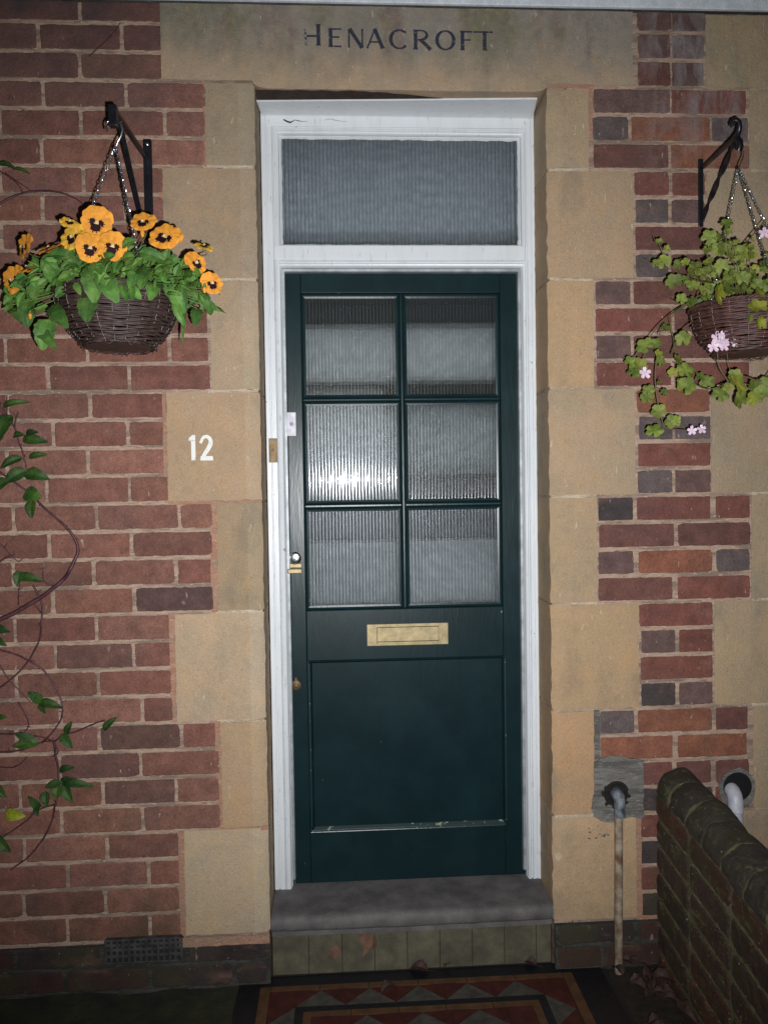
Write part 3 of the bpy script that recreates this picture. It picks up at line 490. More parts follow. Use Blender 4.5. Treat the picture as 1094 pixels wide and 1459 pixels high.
# left quoins from the top: narrow, wide, narrow ...
zs = [2.275 + 3 * CH] + [rz(k) for k in range(0, 7)] + [.142]
lx = [-.339, -.460, -.339, -.463, -.331, -.453, -.333, -.441]
for k in range(8):
    x0 = lx[k]; z1, z0 = zs[k], zs[k + 1]
    if k == 0: z0 = rz(0)
    lab = {3: 'sandstone block painted with a white house number', 7: 'pale sandstone block at the foot of the left jamb'}.get(k)
    gapz = .004 if k < 7 else 0
    o = block('quoin_stone', x0, XL, z0 + gapz, z1 - gapz, [(.86, .88, .85), (.96, .92, .87), (.97, .98, .95), (1.07, 1.0, .92), (.88, .85, .76), (1.16, 1.14, 1.10), (1.08, .99, .86), (1.16, 1.19, 1.14)][k], side=1, label=lab)
    if k == 3: number_stone = o
rx = [.722, .849, .732, .850, .737, .857, .725, .846]
zsr = [2.275 + 3 * CH - .004] + [rz(k) for k in range(0, 7)] + [.136]
for k in range(8):
    block('quoin_stone', XR, rx[k], zsr[k + 1] + .004 * (k < 7), zsr[k] - .004, [(1.02, 1.02, .96), (.97, .93, .86), (1.1, 1.0, .84), (1.0, .98, .92), (1.02, .98, .88), (1.05, .97, .82), (1.10, .95, .78), (1.22, 1.12, .98)][k], side=-1)
# the far pier's stones
px = [(1.062, 2.275 + 3 * CH, 2.717), (1.187, rz(0), 2.275 + 3 * CH)] + [([1.062, 1.189][k % 2], rz(k + 1), rz(k)) for k in range(0, 7)]
px = [(1.060, rz(0) + 3 * CH, 2.712), (1.186, rz(0), rz(0) + 3 * CH), (1.061, rz(1), rz(0)), (1.189, rz(2), rz(1)), (1.072, rz(3), rz(2)), (1.190, rz(4), rz(3)), (1.079, rz(5), rz(4)), (1.194, rz(6), rz(5)), (1.085, .136, rz(6))]
for k, (x0, z0, z1) in enumerate(px):
    block('pier_stone', x0, 1.48, z0 + .004, z1 - .004, jit((.95, .95, .9), .08))
# lintel with its notched soffit
q = MB()
x0, x1 = -.456, .849
Zb, Zo, Zt = 2.275 + 3 * CH + .004, 2.4875, 2.7125
nx = 64; top = []; 
def zb(x): return Zo if XL + .006 < x < XR - .006 else Zb
xs_ = sorted(set([x0 + (x1 - x0) * i / nx for i in range(nx + 1)] + [XL, XL + .012, XR - .012, XR]))
vs = []; nr = 10
for x in xs_:
    b_ = Zb if (x < XL or x > XR) else Zo + .012 * max(0, 1 - min(x - XL, XR - x) / .035) ** 2
    for j in range(nr + 1):
        z = b_ + (Zt - b_) * j / nr
        vs.append((x, -.004 + noise.noise((x * 9, z * 9, 3)) * .0015 + (.0015 if j == 0 else 0), z + (noise.noise((x * 40, 0, 8)) * .0014 if j == 0 else 0)))
Wd = nr + 1; fs = [(i * Wd + j, (i + 1) * Wd + j, (i + 1) * Wd + j + 1, i * Wd + j + 1) for i in range(len(xs_) - 1) for j in range(nr)]
n0 = len(vs)
for i in range(len(xs_)): vs.append((vs[i * Wd][0], .16, vs[i * Wd][2]))
fs += [(i * Wd, (i + 1) * Wd, n0 + i + 1, n0 + i) for i in range(len(xs_) - 1)]
q.add(vs, fs, 'lintel_stone')
lintel = q.build('lintel', house, auto=50)
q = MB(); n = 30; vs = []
for i in range(n + 1):      # dark strip painting in shade under the left part of the lintel
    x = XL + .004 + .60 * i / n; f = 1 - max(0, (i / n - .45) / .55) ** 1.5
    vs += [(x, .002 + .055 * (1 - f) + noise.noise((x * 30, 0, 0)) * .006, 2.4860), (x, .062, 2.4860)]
q.add(vs, [(2 * i, 2 * i + 1, 2 * i + 3, 2 * i + 2) for i in range(n)], 'soffit_shade'); q.build('soffit_shade_strip', lintel)
strip(XR - .002, .737, Zb - .0105, Zb + .002, 'pink_mortar', -.0045)
strip(.723, .735, 2.36, 2.503); strip(-.347, -.339, rz(0), Zb)
strip(-.470, -.461, rz(1), rz(0)); strip(-.474, -.464, rz(3), rz(2)); strip(-.352, -.332, rz(4), rz(3)); strip(-.470, -.454, rz(5), rz(4))
strip(-.350, -.334, rz(6), rz(5)); strip(-.457, -.442, .128, rz(6)); strip(.846, .864, .128, .50); strip(.848, .912, .124, .139)
strip(-.457, XL, .117, .143, 'pink_mortar', -.016)
for k in range(7):
    strip(XR + .004, max(rx[k], rx[k + 1]) if 0 else min(rx[k], rx[k + 1]), rz(k) - .0042, rz(k) + .0042, 'pale_mortar', -.0012)
    if k not in (3, 6): strip(max(lx[k], lx[k + 1]) - .01, XL - .004, rz(k) - .0042, rz(k) + .0042, 'pale_mortar', -.0012)
for (a_, z_) in ((1.19, rz(0)), (1.19, rz(1)), (1.19, rz(2)), (1.19, rz(3)), (1.19, rz(4)), (1.19, rz(5)), (1.2, rz(6)), (1.187, rz(0) + 3 * CH)): strip(a_, 1.48, z_ - .0042, z_ + .0042, 'pale_mortar', -.0012)
strip(-.464, XL, rz(3) - .005, rz(3) + .004); strip(-.34, XL, rz(6) - .006, rz(6) + .006)
# rotten grey cement around the two waste outlets
def patch(outline, y=-.0045, mname='cement', hole=None):
    vs = [(x, y, z) for x, z in outline]; n = len(vs)
    vs2 = [(x, 0.002, z) for x, z in outline]
    mb.add(vs + vs2, [tuple(range(n))] + [(i, (i + 1) % n, n + (i + 1) % n, n + i) for i in range(n)], mname)
def ragged(pts, a=.004, step=.012):
    out = []
    for i in range(len(pts)):
        A, B = pts[i], pts[(i + 1) % len(pts)]; n = max(1, int(math.hypot(A[0] - B[0], A[1] - B[1]) / step))
        for k in range(n): out.append((A[0] + (B[0] - A[0]) * k / n + random.uniform(-a, a), A[1] + (B[1] - A[1]) * k / n + random.uniform(-a, a)))
    return out
patch(ragged([(.726, .595), (.736, .598), (.742, .604), (.76, .608), (.80, .607), (.868, .594), (.868, .43), (.855, .424), (.83, .431), (.80, .424), (.775, .415), (.745, .422), (.722, .436), (.716, .46), (.722, .50)], .0028))
patch(ragged([(.7245, .742), (.741, .742), (.742, .605), (.7245, .60)], .0012))
patch(ragged([(1.145 + .056 * math.cos(a), .500 + .062 * math.sin(a)) for a in [i * .35 for i in range(18)]], .003), -.0042)
def fleck(pts, mname, y=-.0056):
    P_ = ragged(pts, .0015, .006); mb.add([(x, y, z) for x, z in P_], [tuple(range(len(P_)))], mname)
fleck([(.6065, .337), (.618, .338), (.628, .330), (.625, .318), (.612, .308), (.607, .318)], 'stone_chip')
for i in range(16): 
    x, z = random.uniform(.70, .78), random.uniform(.37, .41); r = random.uniform(.002, .006); fleck([(x - r, z), (x, z + r * .5), (x + r, z), (x, z - r * .5)], 'cement')
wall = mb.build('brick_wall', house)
q = MB()
for (st_, w_) in (([(XL - .052, 1.80), (XL - .03, 1.803), (XL - .012, 1.80), (XL, 1.79)], .0012), ([(.609, .79), (.620, .786)], .0)):
    if w_: stroke_pts = st_; vs = []; [vs.extend([(x, -.0045, z - w_ / 2), (x, -.0045, z + w_ / 2)]) for x, z in st_]; q.add(vs, [(2 * i, 2 * i + 1, 2 * i + 3, 2 * i + 2) for i in range(len(st_) - 1)], 'pink_mortar')

# lettering, cut and painted strokes -------------------------------------------------
def stroke(mbx, pts, ws, mname, y):
    """flat brush stroke through pts with widths ws (all in metres)"""
    L = len(pts); vs = []
    for i, (x, z) in enumerate(pts):
        a, b = pts[max(0, i - 1)], pts[min(L - 1, i + 1)]
        d = Vector((b[0] - a[0], b[1] - a[1])).normalized(); w = ws[i] if isinstance(ws, (list, tuple)) else ws
        nx_, nz_ = -d[1] * w / 2, d[0] * w / 2
        vs += [(x + nx_, y, z + nz_), (x - nx_, y, z - nz_)]
    mbx.add(vs, [(2 * i, 2 * i + 1, 2 * i + 3, 2 * i + 2) for i in range(L - 1)], mname)
def arc(cx, cz, rx_, rz_, a0, a1, n=20): return [(cx + rx_ * math.cos(math.radians(a0 + (a1 - a0) * i / n)), cz + rz_ * math.sin(math.radians(a0 + (a1 - a0) * i / n))) for i in range(n + 1)]
TK, TN = .0100, .0044
def letter(ch, x0, x1, z0, z1, mat_='letter_paint'):
    q = MB(); w = x1 - x0; h = z1 - z0; yc = [-.0062]
    def st(p, ws, mm=None):
        yc[0] -= .0002
        pp = [(x0 + a * w, z0 + b * h) for a, b in p]
        fl = ws
        if not isinstance(ws, list) and len(pp) == 2:     # flare both ends of a straight stem
            a, b = Vector(pp[0]), Vector(pp[1]); d = b - a
            pp = [tuple(a), tuple(a + d * .12), tuple(a + d * .88), tuple(b)]; fl = [ws * 1.35, ws, ws, ws * 1.35]
        stroke(q, pp, fl, mm or mat_, yc[0])
    if ch == 'H': st([(.05, 0), (.05, 1)], TN * 1.4, 'letter_paint_worn'); st([(.12, .48), (.75, .48)], TN * 1.2); st([(.84, 0), (.84, 1.08)], TK)
    if ch == 'E': st([(.2, 0), (.2, 1)], TK); st([(.2, .95), (1, .96)], TN); st([(.2, .53), (.86, .53)], TN); st([(.2, .04), (1, .03)], TN)
    if ch == 'N': st([(.06, 0), (.06, 1)], TN); st([(.1, 1), (.93, 0)], TK); st([(.95, .0), (.95, 1)], TN)
    if ch == 'A': st([(.02, 0), (.48, 1)], TN); st([(.46, 1), (.92, 0)], TK); st([(.2, .33), (.72, .33)], TN)
    if ch == 'R': st([(.14, 0), (.14, 1)], TK); st([(.14, .95), (.45, .96)] + [(.45 + .33 * math.sin(a), .73 + .23 * math.cos(a)) for a in [i * .314 for i in range(1, 10)]] + [(.45, .49), (.14, .49)], [TN] * 3 + [TN + (TK * .8 - TN) * math.sin(i / 8 * math.pi) for i in range(9)] + [TN] * 1); st([(.42, .5), (.98, 0)], TK)
    if ch in 'CO':
        rng = (42, 318) if ch == 'C' else (0, 360)
        p = arc(.5, .5, .46, .46, *rng, 28); st(p, [TN + (TK - TN) * abs(math.cos(math.radians(rng[0] + (rng[1] - rng[0]) * i / 28))) ** 1.5 for i in range(29)])
    if ch == 'F': st([(.22, 0), (.22, 1)], TK); st([(.22, .95), (1, .96)], TN); st([(.22, .53), (.84, .53)], TN)
    if ch == 'T': st([(.6, 0), (.6, 1)], TK); st([(.0, .95), (1.05, .95)], TN)
    o = q.build('painted_letter', lintel)
for ch, a, b, z0, z1 in (('H', -.066, -.022, 2.603, 2.657), ('E', -.003, .033, 2.600, 2.651), ('N', .052, .093, 2.599, 2.650), ('A', .103, .151, 2.598, 2.651), ('C', .167, .219, 2.597, 2.651),
                         ('R', .231, .280, 2.597, 2.651), ('O', .295, .346, 2.596, 2.651), ('F', .360, .396, 2.597, 2.650), ('T', .399, .450, 2.597, 2.650)):
    letter(ch, a, b, z0, z1)
q = MB()
q.add([(-.386, -.0052, 1.5425), (-.386, -.0052, 1.473), (-.3975, -.0052, 1.473), (-.3975, -.0052, 1.525), (-.404, -.0052, 1.528), (-.403, -.0052, 1.534), (-.394, -.0052, 1.5425)], [tuple(range(7))], 'number_paint')
q.build('painted_numeral', number_stone)
q = MB(); y = -.0054
stroke(q, [(-.3725, 1.520)] + arc(-.3565, 1.5225, .0125, .0155, 165, -35, 14) + [(-.352, 1.503), (-.361, 1.490), (-.3665, 1.479)], [.0075] + [.0075 + .004 * i / 14 for i in range(15)] + [.0115, .0105, .010], 'number_paint', y)
q.add([(-.372, y - .0003, 1.484), (-.339, y - .0003, 1.484), (-.338, y - .0003, 1.472), (-.373, y - .0003, 1.472)], [(0, 1, 2, 3)], 'number_paint')
q.build('painted_numeral', number_stone)
# --- white frame: a moulded profile run around jambs, head and transom -----------------
# profile = (distance inward from the outer edge, depth y); run along an open path with mitred corners
def run(q, path, prof, mname):
    """path: list of (x,z) corners; inward = to the right of travel"""
    L = len(path); dirs = []
    for i in range(L - 1):
        d = Vector((path[i + 1][0] - path[i][0], path[i + 1][1] - path[i][1])).normalized(); dirs.append(d)
    vs = []; K = len(prof)
    for i in range(L):
        closed = path[0] == path[-1]
        d0 = dirs[i - 1] if (i or closed) else dirs[0]; d1 = dirs[i % (L - 1)] if (i < L - 1 or closed) else dirs[L - 2]
        n0 = Vector((d0[1], -d0[0])); n1 = Vector((d1[1], -d1[0])); nn = n0 + n1; k = 1 / max(.2, (1 + n0.dot(n1)) / 1)
        for (a, yy) in prof: vs.append((path[i][0] + nn[0] * k * a, yy, path[i][1] + nn[1] * k * a))
    fs = [(i * K + j, i * K + j + 1, (i + 1) * K + j + 1, (i + 1) * K + j) for i in range(L - 1) for j in range(K - 1)]
    q.add(vs, fs, mname)
FX0, FX1, FZT, FZB = -.2045, .6045, 2.530, .186
def bead(a0, a1, yb, h, n=6): return [(a0 + (a1 - a0) * i / n, yb - h * math.sin(math.pi * i / n)) for i in range(n + 1)]
jamb = [(0, .20), (0, .1505), (.0015, .149), (.0135, .149), (.0145, .153), (.0165, .153), (.0175, .1485), (.0315, .1485), (.0325, .154), (.0345, .154)] + bead(.0355, .0500, .153, .006) + [(.0505, .158)] + [(.0515, .166), (.0530, .1665)]
q = MB()
zt_ = 2.083   # middle of the transom bar
run(q, [(FX0, FZB), (FX0, FZT - .0478), ], jamb + [(.0530, .20)], 'white_paint')
run(q, [(FX1, FZT - .0478), (FX1, FZB)], [(a * .76, y_) for a, y_ in jamb] + [(.0403, .20)], 'white_paint')
# head: weathered fascia, flat, stepped architrave
q.add([(FX0 - .002, .062, 2.4868), (FX1 - .02, .028, 2.4868), (FX1 - .004, .146, 2.4868), (FX0 + .004, .146, 2.4868), (FX0 - .002, .062, 2.482), (FX1 - .02, .028, 2.482), (FX1 - .004, .146, 2.4825), (FX0 + .004, .146, 2.4825)], [(0, 1, 5, 4), (4, 5, 6, 7), (3, 2, 6, 7), (0, 3, 7, 4), (1, 2, 6, 5)], 'white_paint')
q.box(FX0 + .0005, FX1 - .0005, .1475, .20, 2.4825, FZT, 'white_paint')
q.box(FX0 + .0165, FX1 - .0165, .1472, .199, 2.452, 2.4822, 'white_paint')
frame = q.build('door_frame', house, bevel=.0012)
# transom bar
q = MB(); q.box(FX0 + .034, FX1 - .034, .1462, .199, 2.064, 2.1065, 'white_paint'); q.box(FX0 + .03, FX1 - .03, .160, .2, 2.1067, 2.112, 'white_paint')
tb = q.build('transom_bar', house, bevel=.002)
# architrave of the fanlight
fan = MB()
fprof = [(.0, .150)] + bead(.0015, .0055, .151, .003, 4) + [(.006, .156)] + bead(.0075, .0195, .155, .006) + [(.020, .165), (.0225, .1655)]
fx0, fx1, fz0, fz1 = FX0 + .0325, FX1 - .0205, 2.108, 2.4515
run(fan, [(fx0, fz0), (fx0, fz1), (fx1, fz1), (fx1, fz0)], fprof, 'white_paint')
fb = fan.build('window_bead', house, auto=35)
# ragged white putty line around the fanlight glass
q = MB()
def putty(x0, x1, z0, z1, yf, yb, w):
    pts = ragged([(x0, z0), (x0, z1), (x1, z1), (x1, z0)], .0012, .012)
    inn = []
    cx, cz = (x0 + x1) / 2, (z0 + z1) / 2
    for (x, z) in pts: inn.append((x + (w if x < cx else -w) * (abs(x - cx) / (x1 - cx) > .985 or 0) * 1.0, z + (w if z < cz else -w) * (abs(z - cz) / (z1 - cz) > .97)))
    n = len(pts); vs = [(x, yf, z) for x, z in pts] + [(x + random.uniform(-.0008, .0008), yb, z + random.uniform(-.0016, .0008)) for x, z in inn]
    q.add(vs, [(i, (i + 1) % n, n + (i + 1) % n, n + i) for i in range(n)], 'white_paint')
GX0, GX1, GZ0, GZ1 = fx0 + .0215, fx1 - .0215, 2.111, fz1 - .0215
putty(GX0, GX1, GZ0, GZ1, .164, .172, .005)
q.build('putty', house)
def reeded(name, parent, x0, x1, z0, z1, y, period, mname, amp=.00032, seg=14, tilt=0):
    q = MB(); n = int(round((x1 - x0) / period)); pr = (x1 - x0) / n; prof = []
    for i in range(n):
        for k in range(seg):
            a = k / seg; u = 2 * a - 1
            prof.append((x0 + pr * (i + a), y - amp * (1 - u * u) + .0009 * abs(u) ** 7 + (.0008 if k == 0 else 0)))
    prof.append((x1, y))
    dt = math.tan(tilt) * (z1 - z0) / 2
    vs = [(x, yy + dt, z0) for x, yy in prof] + [(x, yy - dt, z1) for x, yy in prof]; L = len(prof)
    q.add(vs, [(i, i + 1, L + i + 1, L + i) for i in range(L - 1) if i % seg not in (0, seg - 1, seg - 2)], mname)
    q.add(vs, [(i, i + 1, L + i + 1, L + i) for i in range(L - 1) if i % seg in (0, seg - 1, seg - 2)], mname + '_edge')
    q.keep = 1
    return q.build(name, parent, auto=60)
reeded('fanlight_glass', house, GX0 + .002, GX1 - .002, GZ0, GZ1, .1745, .0114, 'light_glass')
# door-side architrave + metal weather strip
q = MB(); dprof = [(.0, .1465)] + bead(.001, .0045, .149, .003, 4) + [(.005, .155)] + bead(.0065, .0185, .154, .0065) + [(.0190, .170)]
dx0, dx1, dzt = FX0 + .0325, FX1 - .0205, 2.0635
run(q, [(dx0, FZB), (dx0, dzt), (dx1, dzt), (dx1, FZB)], dprof, 'white_paint'); q.build('door_architrave', house, auto=35)
q = MB(); run(q, [(dx0 + .0192, FZB + .02), (dx0 + .0192, dzt - .0192), (dx1 - .0192, dzt - .0192), (dx1 - .0192, FZB + .02)], [(0, .1705), (.002, .169), (.0085, .1695), (.010, .176), (.012, .19)], 'seal_metal')
q.build('weather_strip', house, auto=35)
q = MB(); q.box(-.1975, -.172, .1425, .1472, 1.469, 1.540, 'old_brass'); q.lathe([(.004, 0), (.003, -.0014)], (-.185, .1425, 1.505), 'old_brass', 12, 'y'); q.build('strike_plate', house, bevel=.0008)
# paint chip and crack in the head
q = MB(); st_ = [(-.137, 2.471), (-.128, 2.466), (-.118, 2.4625), (-.112, 2.465), (-.104, 2.470), (-.096, 2.468), (-.080, 2.4655), (-.066, 2.467)]
stroke(q, st_, [.004, .0045, .005, .003, .0015, .0022, .0012, .0006], 'gap', .1468)
q.build('paint_crack', frame); q = MB(); stroke(q, [(-.02, 2.470), (0.0, 2.474), (.02, 2.469), (.05, 2.466)], [.0004, .001, .0009, .0004], 'gap', .1468); q.build('paint_crack', frame)
# --- door ------------------------------------------------------------------------------
DX0, DX1, DZ0, DZ1, DY = -.1430, .5740, .187, 2.0335, .180
GX = [(-.087, .187), (.218, .492)]
GZ = [(1.669, 1.964), (1.3500, 1.643), (1.032, 1.323)]
EB = .0105
XS = [(-.087 - EB, .187 + EB), (.218 - EB, .492 + EB)]
ZS = [(1.669 - EB + .002, 1.964 + EB), (1.350 - EB + .002, 1.643 + EB - .002), (1.032 - EB, 1.323 + EB - .002)]
q = MB()
def dbox(x0, x1, z0, z1, y0=DY, y1=DY + .04, mm='green_paint'): q.box(x0, x1, y0, y1, z0, z1, mm)
dbox(DX0, XS[0][0], DZ0, DZ1); dbox(XS[1][1], DX1, DZ0, DZ1)                     # stiles
dbox(XS[0][0], XS[1][1], ZS[0][1], DZ1, DY + .0004)                                # top rail
dbox(XS[0][0], XS[1][1], .868, ZS[2][0], DY + .0004)                               # lock rail
dbox(XS[0][0], XS[1][1], DZ0, .345, DY + .0004)                                    # bottom rail
door = q.build('door', house, bevel=.0025)
q = MB(); dbox(XS[0][1], XS[1][0], ZS[2][0], ZS[0][1], DY + .006)
dbox(XS[0][0], XS[0][1], ZS[1][1], ZS[0][0], DY + .0064); dbox(XS[1][0], XS[1][1], ZS[1][1], ZS[0][0], DY + .0064)
dbox(XS[0][0], XS[0][1], ZS[2][1], ZS[1][0], DY + .0064); dbox(XS[1][0], XS[1][1], ZS[2][1], ZS[1][0], DY + .0064)
q.build('glazing_bar', door, bevel=.003)
q = MB()
for (a, b) in XS:
    for (c, d) in ZS:
        # loose-moulded glazing bead
        run(q, [(a, c), (a, d), (b, d), (b, c), (a, c)], [(-.0005, DY + .0085), (.0015, DY + .0150), (.0065, DY + .0175), (EB + .0015, DY + .0185)], 'green_paint')
q.build('glazing_bead', door)
for (c, d) in GZ:
    for (a, b) in GX: reeded('glass_pane', door, a - .001, b + .001, c - .001, d + .001, DY + .0225, .0103, 'reeded_glass', .00011, tilt=math.radians(1.3 if a < 0 else (-.7 if 1.3 < c < 1.4 else .1)))
q = MB(); q.box(XS[0][0] - .005, XS[1][1] + .012, DY + .012, DY + .03, .34, .873, 'green_paint')
run(q, [(-.092, .3452), (-.092, .868), (.506, .868), (.506, .3452), (-.092, .3452)], [(0, DY + .001), (.004, DY + .003), (.009, DY + .0118)], 'green_paint')
q.build('door_panel', door)
q = MB(); q.add([(-.088, DY - .0006, .3448), (.505, DY - .0006, .3448), (.500, DY + .0100, .357), (-.083, DY + .0100, .357)], [(0, 1, 2, 3)], 'chipped_paint')
q.add([(-.0925, DY - .0006, .36), (-.0905, DY - .0006, .36), (-.0905, DY - .0006, .86), (-.0925, DY - .0006, .86)], [(0, 1, 2, 3)], 'chipped_paint')
q.add([(.5045, DY - .0006, .36), (.507, DY - .0006, .36), (.507, DY - .0006, .86), (.5045, DY - .0006, .86)], [(0, 1, 2, 3)], 'chipped_paint')
q.build('chipped_edge', door)
# ironmongery
q = MB(); q.box(.085, .3315, DY - .004, DY, .9105, .9755, 'brass')
q.box(.1145, .303, DY - .0048, DY - .0041, .9152, .9668, 'gap'); q.box(.1157, .3018, DY - .0085, DY - .003, .9235, .9655, 'brass'); q.box(.1157, .3018, DY - .0125, DY - .003, .9165, .9225, 'brass')
q.build('letter_plate', door, bevel=.0012)
q = MB(); q.lathe([(.0195, 0), (.0195, -.004), (.016, -.0075), (.0125, -.008), (.0120, -.0105), (.0085, -.0112)], (-.1285, DY - .001, 1.182), 'chrome', 28, 'y'); q.box(-.1295, -.1275, DY - .0132, DY - .0117, 1.177, 1.186, 'gap')
q.build('lock_cylinder', door, auto=40)
q = MB(); q.box(-.1485, -.108, DY - .005, DY - .0005, 1.152, 1.166, 'brass'); q.box(-.1505, -.107, DY - .022, DY - .003, 1.137, 1.151, 'brass'); q.build('door_pull', door, bevel=.003)
q = MB(); q.lathe([(.0155, 0), (.015, -.003), (.011, -.005), (.0065, -.006), (.006, -.012), (.004, -.013)], (-.132, DY - .0005, .797), 'old_brass', 24, 'y'); q.box(-.1345, -.1295, DY - .003, DY - .0005, .808, .82, 'old_brass'); q.build('keyhole_cover', door, auto=40)
q = MB(); q.box(-.1440, -.1180, DY - .010, DY - .0004, 1.5485, 1.6185, 'plastic_white'); q.lathe([(.0055, 0), (.005, -.002), (.003, -.0026)], (-.1312, DY - .010, 1.584), 'plastic_grey', 18, 'y'); q.lathe([(.0012, 0), (.001, -.0008)], (-.1312, DY - .010, 1.607), 'plastic_grey', 8, 'y')
q.build('bell_push', door, bevel=.003)
# --- hall behind the glass: pale walls, plus rails added to band the panes light and dark
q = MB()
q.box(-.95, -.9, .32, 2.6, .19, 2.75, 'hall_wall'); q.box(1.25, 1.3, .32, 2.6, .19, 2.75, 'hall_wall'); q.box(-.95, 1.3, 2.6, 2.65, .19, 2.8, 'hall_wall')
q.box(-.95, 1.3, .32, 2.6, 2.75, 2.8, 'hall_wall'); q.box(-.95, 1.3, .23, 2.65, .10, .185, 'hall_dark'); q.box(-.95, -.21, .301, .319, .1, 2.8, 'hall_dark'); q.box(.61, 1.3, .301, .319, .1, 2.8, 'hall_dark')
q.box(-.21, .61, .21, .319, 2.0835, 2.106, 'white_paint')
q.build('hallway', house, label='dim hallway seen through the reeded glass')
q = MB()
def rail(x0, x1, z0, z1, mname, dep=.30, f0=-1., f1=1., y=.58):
    """added bulging board: an elliptical section, so its edges fall away from the eye"""
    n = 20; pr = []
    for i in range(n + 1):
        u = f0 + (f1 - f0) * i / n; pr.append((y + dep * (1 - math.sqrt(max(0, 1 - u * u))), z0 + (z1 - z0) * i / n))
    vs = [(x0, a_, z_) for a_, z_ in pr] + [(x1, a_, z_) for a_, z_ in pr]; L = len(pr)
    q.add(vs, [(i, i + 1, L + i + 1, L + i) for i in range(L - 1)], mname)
q.box(-.9, 1.25, .90, .95, 1.55, 2.10, 'hall_dark'); q.box(-.9, 1.25, .905, .95, .19, 1.5498, 'band_dim')
rail(-.9, 1.25, 1.76, 1.96, 'band_pale', .07)
rail(-.9, .17, 1.42, 1.755, 'band_pale', .16); rail(.17, 1.25, 1.42, 1.70, 'band_mid', .16)
rail(-.9, 1.25, .35, 1.20, 'band_pale', .22, -1, .92)
rail(-.9, 1.25, 2.12, 2.95, 'band_pale', .62, -.25, 1.0, .62)
q.build('added_band_rails', house, label='added rails that make pale and dark bands behind the glass')
# --- doorstep
q = MB(); prof = [(.30, .187), (.16, .187), (.02, .1845), (.006, .1835), (-.004, .180), (-.009, .173), (-.010, .163), (-.008, .150), (-.003, .142), (.004, .139), (.012, .1385), (.012, .12)]
xa, xb = XL + .004, XR - .004; n = 24; vs = []
for i in range(n + 1):
    x = xa + (xb - xa) * i / n
    wear = -.0022 * math.sin(math.pi * i / n)
    for (yy, z) in prof: vs.append((x, yy + noise.noise((x * 20, z * 40, 1)) * .001, z + wear * (yy < .15) + noise.noise((x * 15, yy * 30, 4)) * .0012 + noise.noise((x * 60, yy * 60, 4)) * .0006))
K = len(prof); q.add(vs, [(i * K + j, i * K + j + 1, (i + 1) * K + j + 1, (i + 1) * K + j) for i in range(n) for j in range(K - 1)], 'doorstep_stone')
q.build('doorstep', house, auto=60)
q = MB(); q.box(XL + .001, XR - .001, .0225, .05, -.02, .1384, 'gap')
xs_ = [XL + .004, -.101, -.006, .087, .181, .275, .369, .463, .556, XR - .004]
for a, b in zip(xs_[:-1], xs_[1:]):
    c_ = jit((1, 1, 1), .1)
    if abs(a + .101) < .01:   # broken tile showing its orange clay body
        q.box(a + .0008, b - .0008, .0185, .03, .004, .1378, 'tile_olive')
    else: q.box(a + .0008, b - .0008, .0185 + random.uniform(0, .0006), .03, .004, .1378, 'tile_olive')
def blob(pts, mname, y):
    P_ = ragged(pts, .0022, .008); n = len(P_); q.add([(x, y, z) for x, z in P_] + [(x, y + .001, z) for x, z in P_], [tuple(range(n))], mname)
blob([(-.092, .134), (-.03, .136), (.03, .137), (.06, .133), (.03, .126), (-.03, .127), (-.075, .124)], 'terracotta', .0176)
blob([(.035, .118), (.075, .112), (.082, .09), (.075, .07), (.06, .05), (.05, .045), (.055, .075)], 'terracotta', .0176)
blob([(-.04, .08), (-.02, .082), (-.012, .06), (-.025, .045), (-.045, .055)], 'terracotta', .0176)
blob([(.082, .095), (.094, .092), (.092, .075), (.080, .07)], 'tile_buff', .0170)
q.build('riser_tiles', house, bevel=.0006)
# --- air brick
q = MB(); q.box(-.660, -.452, -.0185, .03, .080, .084, 'iron_vent'); q.box(-.660, -.452, -.0185, .03, .143, .147, 'iron_vent'); q.box(-.660, -.452, -.0145, .03, .084, .143, 'vent_hole')
for i in range(14):
    x = -.660 + .208 * i / 13; q.box(x - .0035, x + .0035, -.0175 + random.uniform(-.001, .001), .0, .084, .143, 'iron_vent')
for z in (.100, .118, .131): q.box(-.658, -.454, -.0168, .0, z - .0042, z + .0042, 'iron_vent')
q.build('air_brick', house, bevel=.001)
# --- painted soffit board of the canopy above the lintel
q = MB(); q.box(-3.2, 3.2, -.014, .30, 2.7185, 2.95, 'fascia_paint'); q.box(-3.2, 3.2, -.0055, .02, 2.7120, 2.7183, 'dark_cement')
q.build('fascia_board', house, bevel=.002)
# ================================================================== GROUND AND PATH
def sheet(name, x0, x1, y0, y1, z, mname, n=40, amp=.0, kind='structure', m2=None):
    q = MB(); vs = []
    for j in range(n + 1):
        for i in range(n + 1):
            x = x0 + (x1 - x0) * i / n; y_ = y0 + (y1 - y0) * j / n
            vs.append((x, y_, z + amp * noise.noise((x * 6, y_ * 6, 2)) + amp * .4 * noise.noise((x * 25, y_ * 25, 2))))
    W_ = n + 1; q.add(vs, [(j * W_ + i, j * W_ + i + 1, (j + 1) * W_ + i + 1, (j + 1) * W_ + i) for j in range(n) for i in range(n)], mname)
    return q.build(name, None, auto=60, kind=kind)
sheet('ground', -60, 60, -60, .3, -.03, 'flagstone', 60, 0)
sheet('flagstones', -3.0, -.296, -3.2, .02, -.004, 'flagstone', 90, .012)
sheet('soil', .745, .92, -2.6, .02, -.004, 'soil', 50, .016)
